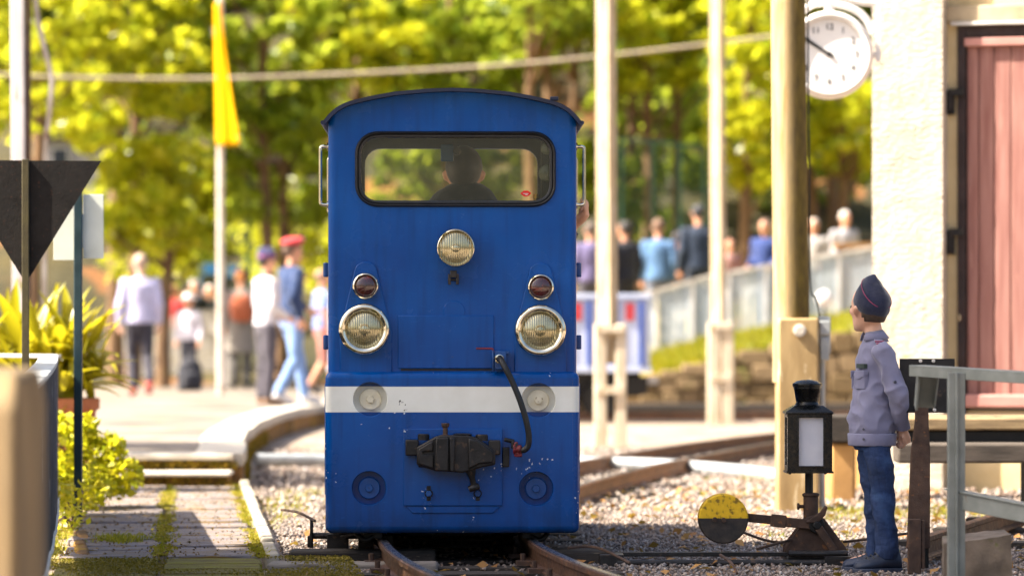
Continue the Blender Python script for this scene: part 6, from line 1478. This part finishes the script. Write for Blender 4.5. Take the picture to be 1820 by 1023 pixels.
# ------------------------------------------------------------------ ramp with pale panel fence, grass bank and stone wall on the right
def ramp_top(px): return np.interp(px, [1100, 1150, 1260, 1375, 1460, 1560, 1700], [530, 521, 490, 470, 454, 438, 420])
RY = 50.0
rf_ = thing("ramp_fence", "long pale grey panel fence climbing along the ramp", "fence", (0, RY, 0))
m_pan = mat("pale_grey_panel", C('#b9c2cc'), C('#a3adb8'), 2, .55, spots=C('#d5dade'), sscale=2.2, sthr=.55)
px_ = 1104; w_ = 13
while px_ < 1640:
    a, b = px_, px_ + w_
    za, zb = ZZ(ramp_top(a), RY), ZZ(ramp_top(b), RY); xa, xb = XX(a, RY) + .008, XX(b, RY) - .008
    MB().rings([[(xa, 0, za - .80), (xb, 0, zb - .80), (xb, .02, zb - .80), (xa, .02, za - .80)], [(xa, 0, za - .03), (xb, 0, zb - .03), (xb, .02, zb - .03), (xa, .02, za - .03)]]).build("panel", m_pan, rf_, 0)
    if int((px_ - 1104) / w_) % 5 == 0: MB().bb(xa - .04, xa - .012, -.03, .03, za - .95, za + .02).build("post", m_pk, rf_, 0)
    px_ += w_
MB().rings([[(XX(p, RY), y, ZZ(ramp_top(p), RY) + z) for y, z in ((-.03, -.025), (.05, -.025), (.05, .02), (-.03, .02))] for p in range(1100, 1660, 20)]).build("hand_rail", m_pk, rf_, 30)
def rtop(px): return ZZ(ramp_top(px), RY) - .86
xsr = list(range(900, 2500, 40))
V = []; 
for p in xsr:
    t = rtop(p) if p < 1700 else rtop(1700)
    x = XX(p, RY)
    V += [(x, 47.0, max(.45, t - .18)), (x, 48.6, t - .08), (x, 49.8, t), (x, 57.5, t + .05), (x, 62, t + .9)]
F = [(i * 5 + j, (i + 1) * 5 + j, (i + 1) * 5 + j + 1, i * 5 + j + 1) for i in range(len(xsr) - 1) for j in range(4)]
m_bank = mat("grassy_bank", C('#9c8f3a'), C('#6d6428'), 1.5, .95, 0, .7, 10, spots=C('#a07c4c'), sscale=2.5, sthr=.52, bdist=.06)
tag(MB().add(V, F).build("ramp_bank", m_bank, smooth=60), "sloping bank with yellow green grass carrying the ramp", kind='structure')
P = []
for i in range(1500):
    p = random.uniform(1150, 1560); t = rtop(p); v = random.random()
    P.append((XX(p, RY), 47.0 + 2.9 * v, max(.45, t - .18) * (1 - v) + (t - .02) * v - .03))
V_, F_ = tufts(np.array(P), .17, .022, .9, 7)
tag(link("bank_grass", npmesh("bank_grass", V_, F_), M['grassy'], None, 0), "tall yellow green grass along the foot of the ramp fence", "grass", kind='stuff')
rw = thing("retaining_wall", "low brown stone retaining wall below the grassy ramp", "wall", (0, 46.7, 0))
m_rw = [mat("brown_stone_%d" % i, C(c), None, 2.5, .95, 0, .6, 18, spots=C('#6f6a34'), sscale=3, sthr=.62, bdist=.02) for i, c in enumerate(('#86704f', '#77613f', '#927a58'))]
for c_ in range(4):
    px_ = 1130 + random.uniform(0, 20)
    while px_ < 1620:
        wd_ = random.uniform(32, 60); ztop_ = max(.5, rtop(px_) - .15); hh_ = ztop_ / 4
        MB().bb(XX(px_, 46.7) + .008, XX(px_ + wd_, 46.7) - .008, random.uniform(-.02, .02), .3, hh_ * c_ + .008, hh_ * (c_ + 1) - .006).build("stone", random.choice(m_rw), rw, 30, .015, 1)
        px_ += wd_
MB().bb(XX(1110, 46), XX(1660, 46), -.75, -.40, -.03, .16).build("footing", M['sleeper'], rw, 30, .02)
MB().bb(XX(1112, 46.7), XX(1660, 46.7), .31, .5, -.03, .46).build("backing", m_rw[1], rw, 0)
gl = thing("globe_post", "white globe on a short post beside the thick wooden pole", "lamp", (XX(1465, 44), 44, 0))
MB().ell((0, 0, ZZ(530, 44)), (.095, .095, .095), 20, 14).build("globe", cwm, gl, 180)
MB().cyl((0, 0, -.02), (0, 0, ZZ(544, 44)), .02, n=10).build("post", M['iron'], gl, 40)
kb_ = thing("kiosk", "small brown wooden kiosk counter on the ramp next to the building", "kiosk", (XX(1540, 53), 53, 1.2))
kk_ = 53 / FPX
MB().bb(-48 * kk_, 60 * kk_, 0, .5, -.1, ZZ(440, 53) - 1.2).build("counter", mat("kiosk_brown", C('#8a5a42'), C('#6a4230'), 3, .8), kb_, 0)
MB().bb(-54 * kk_, 66 * kk_, -.1, .6, ZZ(440, 53) - 1.195, ZZ(432, 53) - 1.2).build("counter_top", M['wood'], kb_, 0)
# blue and white park carriage on the far track
cg = thing("railway_carriage", "open blue and white park railway carriage with red trim beyond the locomotive", "carriage", (XX(1155, 43.5), 43.5, 0))
m_cw = mat("carriage_white", C('#c3cbe0'), C('#a9b4d0'), 2, .4); m_cb = mat("carriage_blue", C('#2a4fa8'), C('#22408a'), 3, .4); m_crd = mat("carriage_red", C('#b8333c'), C('#962a32'), 3, .5)
kc_ = 43.5 / FPX; zb_, zt_ = ZZ(652, 43.5), ZZ(522, 43.5)
MB().bb(-3.6, 0, 0, 1.2, zb_, zt_ - .06).build("body", m_cw, cg, 30, .02)
MB().bb(-3.62, .02, -.03, 1.23, zt_ - .058, zt_).bb(-3.62, .02, -.02, 1.22, zb_ - .06, zb_ - .002).build("sill", m_cw, cg, 30, .01)
for p_ in (-15, -60, -108, -150, -200, -250):
    MB().bb(p_ * kc_ - .025, p_ * kc_ + .025, -.03, -.002, zb_ + .02, zt_ - .08).build("side_post", m_cb, cg, 0)
    MB().bb(p_ * kc_ - .18, p_ * kc_ - .08, -.02, -.002, zt_ - .3, zt_ - .1).build("red_panel", m_crd, cg, 0)
MB().bb(-3.5, -.1, .2, 1.0, .28, zb_ - .065).bb(-.5, -.02, .05, 1.1, .3, .5).build("underframe", M['oily'], cg, 30)
for p_ in (-.55, -1.3, -2.6, -3.2):
    MB().lathe([(.001, -.05), (.2, -.05), (.22, 0), (.22, .05), (.001, .05)], (p_, .1, .25), (0, 1, 0), 20).build("wheel", M['oily'], cg, 40)
MB().bb(-.25, .1, .25, .5, .42, .5).build("buffer", M['whitepaint'], cg, 0)
tr4 = thing("railway_track", "far track under the blue and white carriage", "track", (0, 0, 0))
rail_run([(-8, 43.6, 0), (0, 43.6, 0), (6, 43.6, 0), (14, 44, 0)], tr4); rail_run([(-8, 44.22, 0), (0, 44.22, 0), (6, 44.22, 0), (14, 44.6, 0)], tr4)

# ------------------------------------------------------------------ grey house and dark shed among the trees on the left
hs = thing("house", "pale grey rendered house half hidden behind the trees at the left", "building", (XX(150, 68), 68, .2))
k6 = 68 / FPX
m_hw = mat("grey_render", C('#b5b0ae'), C('#94908e'), 1.2, .9)
MB().bb(-90 * k6, 52 * k6, 0, 3, -.5, 4.2).build("wall", m_hw, hs, 0)
for wx0, wy0 in ((-60, 260), (10, 330), (8, 440)):
    f_ = MB().bb(wx0 * k6, (wx0 + 34) * k6, -.05, -.002, ZZ(wy0 + 60, 68) - .2, ZZ(wy0, 68) - .2).build("window", M['whitepaint'], hs, 0)
    MB().bb((wx0 + 4) * k6, (wx0 + 30) * k6, -.06, -.0505, ZZ(wy0 + 55, 68) - .2, ZZ(wy0 + 5, 68) - .2).build("pane", mat("dark_pane", C('#3a4048'), C('#20262c'), 3, .1), f_, 0)
MB().prism([(-100 * k6, 4.2), (62 * k6, 4.2), (-19 * k6, 5.2)], (0, -.2, 0), (1, 0, 0), (0, 0, 1), (0, 3.4, 0)).build("roof", mat("dark_roof", C('#4a3c36'), C('#332a26'), 3, .8), hs, 0)
sh_ = thing("shed", "dark brown timber shed in the shade behind the flagpole", "building", (XX(420, 70), 70, .2))
for i in range(16):
    MB().bb(-1.6 + i * .2 + .006, -1.6 + (i + 1) * .2 - .006, random.uniform(-.01, .01), .06, 0, 3.9).build("plank", mat("dark_planks", C('#4a4038'), C('#332b26'), 2, .85) if i == 0 else bpy.data.materials["dark_planks"], sh_, 0)
MB().bb(-1.9, 1.9, -.4, 2.4, 3.905, 4.1).build("roof", bpy.data.materials["dark_roof"], sh_, 0)

# ------------------------------------------------------------------ trees
m_bark = mat("brown_bark", C('#8a6a4c'), C('#54402e'), 5, .9, 0, .8, 20, (3, 3, .6), spots=C('#6a6a3a'), sscale=5, bdist=.02)
LM = [leaf_mat("spring_leaf_yellow", [C('#a8b01a'), C('#c8c41e'), C('#7f981a'), C('#dcd430'), C('#6f8a20')], .62, .3, (.82, .80, .06, 1), .5),
      leaf_mat("spring_leaf_green", [C('#6f8c20'), C('#98a422'), C('#4c6c1c'), C('#b4bc34')], .6, .3, (.70, .74, .08, 1), .5),
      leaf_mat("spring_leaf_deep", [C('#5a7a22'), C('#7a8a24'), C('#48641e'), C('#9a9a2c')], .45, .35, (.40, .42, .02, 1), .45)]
def tree(label, cat, px, Y, trunk_r, H, clumps, per, leaf, m_, lean=0.0, group="trees on the wooded slope", name="broadleaf_tree"):
    zb = hill_h(XX(px, Y), Y) - .1 if Y > 57 else 0
    x0 = XX(px, Y)
    root = thing(name, label, cat, (x0, Y, zb), 0, group)
    tp = smoothpath([(0, 0, 0), (lean * .3 + random.uniform(-.06, .06), 0, H * .33), (lean * .6 + random.uniform(-.1, .1), .1, H * .66), (lean, .1, H)], 5)
    tb_ = MB().tube(tp, [trunk_r * (1.15 - .75 * i / (len(tp) - 1)) for i in range(len(tp))], 10)
    for c_ in clumps[:14]:
        s_ = tp[min(len(tp) - 2, max(3, int((c_[2] - c_[5] * .6) / H * len(tp) * .8)))]
        e_ = Vector((c_[0], c_[1], c_[2]))
        tb_.tube(smoothpath([s_, s_.lerp(e_, .5) + Vector((0, 0, -.12)), e_], 4), [trunk_r * .32 * (1 - .8 * i / 8) for i in range(9)], 6)
    tb_.build("trunk", m_bark, root, 60)
    P = clump_points(clumps, per); V, F = leaves(P, leaf, 1.5, .45, .1)
    link("crown", npmesh("crown", V, F), m_, root, 0)
    return root
def cl(px, py, Y, rx_, rz_, x0px, zb, dy=0.0, ry=None):
    """one leaf clump seen at (px, py), given relative to a trunk at x0px"""
    return (XX(px, Y) - XX(x0px, Y), dy, ZZ(py, Y) - zb, rx_, ry or rx_ * .9, rz_)
def auto_tree(label, px, Y, spread, top, low, n, m_, r_=.12, H=None, per=330, leaf=.105, rsz=(.45, .95), lean=0, name="broadleaf_tree"):
    """clumps scattered between picture rows top and low, spread columns either side of px"""
    zb = hill_h(XX(px, Y), Y) - .1 if Y > 57 else 0
    cs = []
    for i in range(int(n * (9 if Y > 70 else 7))):
        r0 = random.uniform(*rsz)
        cs.append(cl(px + random.uniform(-spread, spread), random.uniform(top, low), Y, r0, r0 * random.uniform(.5, .8), px, zb, random.uniform(-1.6, 1.6)))
    return tree(label, "tree", px, Y, r_, H or max(3.2, ZZ(top, Y) - zb), cs, per, leaf, m_, lean, name=name)
T_ = [
 ("yellow leaved tree filling the upper left behind the white post", 60, 56, 150, -60, 260, 24, 0), ("yellow green tree overhanging between the white post and the flag", 235, 58, 130, -60, 210, 20, 0),
 ("low green tree in front of the shed right of the house", 290, 57.5, 95, 255, 440, 17, 0), ("broad yellow green tree behind the flag", 470, 60, 130, -60, 220, 22, 1),
 ("bushy tree between the flagpole and the locomotive", 500, 61, 100, 200, 400, 14, 1), ("bright tree right above the locomotive roof on the left", 640, 62, 120, -60, 150, 18, 0),
 ("pale green tree above the middle of the locomotive roof", 800, 63, 120, -60, 180, 18, 1), ("green tree with a bare leaning trunk right of the locomotive roof", 965, 61, 90, -60, 120, 11, 1),
 ("tree with bright clumps between the first and second pole", 1160, 62, 105, -60, 160, 16, 0), ("slim tree with a brown trunk left of the thin pole", 1150, 66, 90, 130, 330, 10, 1),
 ("leafy tree between the thin pole and the thick pole", 1330, 60, 70, -40, 330, 19, 0), ("young green tree behind the clock", 1490, 61, 80, 150, 300, 12, 0),
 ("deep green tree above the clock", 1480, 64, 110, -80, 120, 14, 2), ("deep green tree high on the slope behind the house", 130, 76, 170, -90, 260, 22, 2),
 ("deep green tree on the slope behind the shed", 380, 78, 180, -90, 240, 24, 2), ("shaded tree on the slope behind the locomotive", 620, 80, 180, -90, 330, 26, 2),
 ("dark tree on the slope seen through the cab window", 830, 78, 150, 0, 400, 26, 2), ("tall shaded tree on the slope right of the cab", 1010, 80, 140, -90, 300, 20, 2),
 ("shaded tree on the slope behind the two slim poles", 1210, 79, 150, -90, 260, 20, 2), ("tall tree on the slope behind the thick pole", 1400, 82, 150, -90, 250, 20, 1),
 ("tree on the slope behind the building corner", 1600, 80, 140, -90, 330, 16, 1), ("bright tree seen low through the cab window", 815, 64, 150, 190, 420, 20, 1), ("yellow tree low behind the first pole", 1100, 64, 60, 260, 390, 8, 1)]
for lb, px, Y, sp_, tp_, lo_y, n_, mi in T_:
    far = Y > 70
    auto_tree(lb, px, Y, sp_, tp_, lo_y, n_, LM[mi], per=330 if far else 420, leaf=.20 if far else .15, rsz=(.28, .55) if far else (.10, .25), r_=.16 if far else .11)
for lb, px, Y, r_, ln in (("straight bare brown trunk right of the locomotive roof", 958, 59.5, .12, -.1), ("leaning grey trunk beside the bare brown trunk", 985, 63, .09, .5), ("dark slim trunk left of the thin pole", 1118, 64, .09, .1), ("pair of slim trunks nearer the thin pole", 1210, 63.5, .08, -.1), ("pale slim trunk right of the thick pole", 1452, 62, .10, -.3), ("dark trunk behind the walking man", 205, 60, .13, .1)):
    auto_tree(lb, px, Y, 60, -140, 30, 4, LM[1], r_=r_, H=6.5, lean=ln)
# unseen trees added left of the picture to throw dappled shade over the near ground
for lb, x, y, z0, H, n_, sx_, sy_ in (("tall unseen tree added left of the walkway to shade the locomotive", -6.6, 14.4, 6.9, 11.4, 62, 1.1, 1.2), ("second unseen tree added nearer the camera for its shade", -7.2, 11.6, 8.0, 12.0, 14, 1.6, 1.0), ("third unseen tree added beside the platform for its shade", -8.6, 24.0, 6.2, 9.0, 12, 1.8, 1.6)):
    cs = [(random.uniform(-sx_, sx_), random.uniform(-sy_, sy_), random.uniform(z0, H), random.uniform(.6, .95), random.uniform(.5, .8), random.uniform(.4, .7)) for i in range(n_)]
    root = thing("broadleaf_tree", lb, "tree", (x, y, 0))
    MB().tube([(0, 0, -.05), (.1, 0, H * .4), (0, .1, H * .9)], [.2, .15, .06], 12).build("trunk", m_bark, root, 60)
    V, F = leaves(clump_points(cs, 420), .15, 1.5, .45, .1); link("crown", npmesh("crown", V, F), LM[1], root, 0)
# undergrowth on the slope
def scrub(lb, name, boxes, per, leaf, m_):
    cs = []
    for x0, x1, y0, y1, Y, n_, r_ in boxes:
        for i in range(n_):
            px = random.uniform(x0, x1); yy = Y + random.uniform(-1.5, 1.5); r0 = r_ * random.uniform(.6, 1.2)
            cs.append((XX(px, yy), yy, ZZ(random.uniform(y0, y1), yy), r0, r0, r0 * .7))
    V, F = leaves(clump_points(cs, per), leaf, 1.5, .45, .1)
    tag(link(name, npmesh(name, V, F), m_, None, 0), lb, "undergrowth", kind='stuff')
scrub("yellow green undergrowth beneath the trees on the left", "undergrowth", [(180, 330, 330, 480, 60, 14, .45), (430, 600, 380, 520, 63, 12, .5), (520, 700, 420, 560, 66, 12, .55)], 420, .10, LM[0])
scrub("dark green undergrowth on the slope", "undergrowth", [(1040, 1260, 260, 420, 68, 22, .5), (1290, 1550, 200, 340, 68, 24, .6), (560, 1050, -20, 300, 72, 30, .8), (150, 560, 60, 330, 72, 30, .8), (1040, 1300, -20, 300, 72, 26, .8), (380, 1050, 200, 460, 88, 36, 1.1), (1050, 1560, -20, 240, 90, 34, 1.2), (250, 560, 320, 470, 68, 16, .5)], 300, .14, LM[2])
# green mesh fence posts on the slope
gf = thing("mesh_fence", "green wire mesh fence with thin posts on the slope right of the cab", "fence", (0, 60, 0))
m_gp = mat("green_post", C('#2f5a48'), C('#244838'), 5, .5)
for px_ in (1105, 1160, 1208, 1252): MB().bb(XX(px_, 60) - .03, XX(px_, 60) + .03, -.03, .03, .3, ZZ(245 + (px_ - 1105) * .1, 60)).build("post", m_gp, gf, 0)
MB().bar(at(1098, 246, 60) - Vector((0, 60, 0)), at(1256, 262, 60) - Vector((0, 60, 0)), .05, .05).build("rail", m_gp, gf, 0)
wm = MB()
for i in range(60): wm.bar((XX(1100 + i * 2.6, 60), 0, .6), (XX(1100 + i * 2.6, 60), 0, ZZ(250, 60)), .004, .004, (0, 1, 0))
for i in range(26): wm.bar((XX(1100, 60), .006, .7 + i * .13), (XX(1256, 60), .006, .68 + i * .13), .004, .004)
wm.build("wire_mesh", m_gp, gf, 0)
gq = thing("fence_post", "thin green fence post in front of the shed", "post", (XX(442, 60), 60, .2))
MB().bb(-.035, .035, -.035, .035, 0, ZZ(290, 60) - .2).build("post", m_gp, gq, 0)
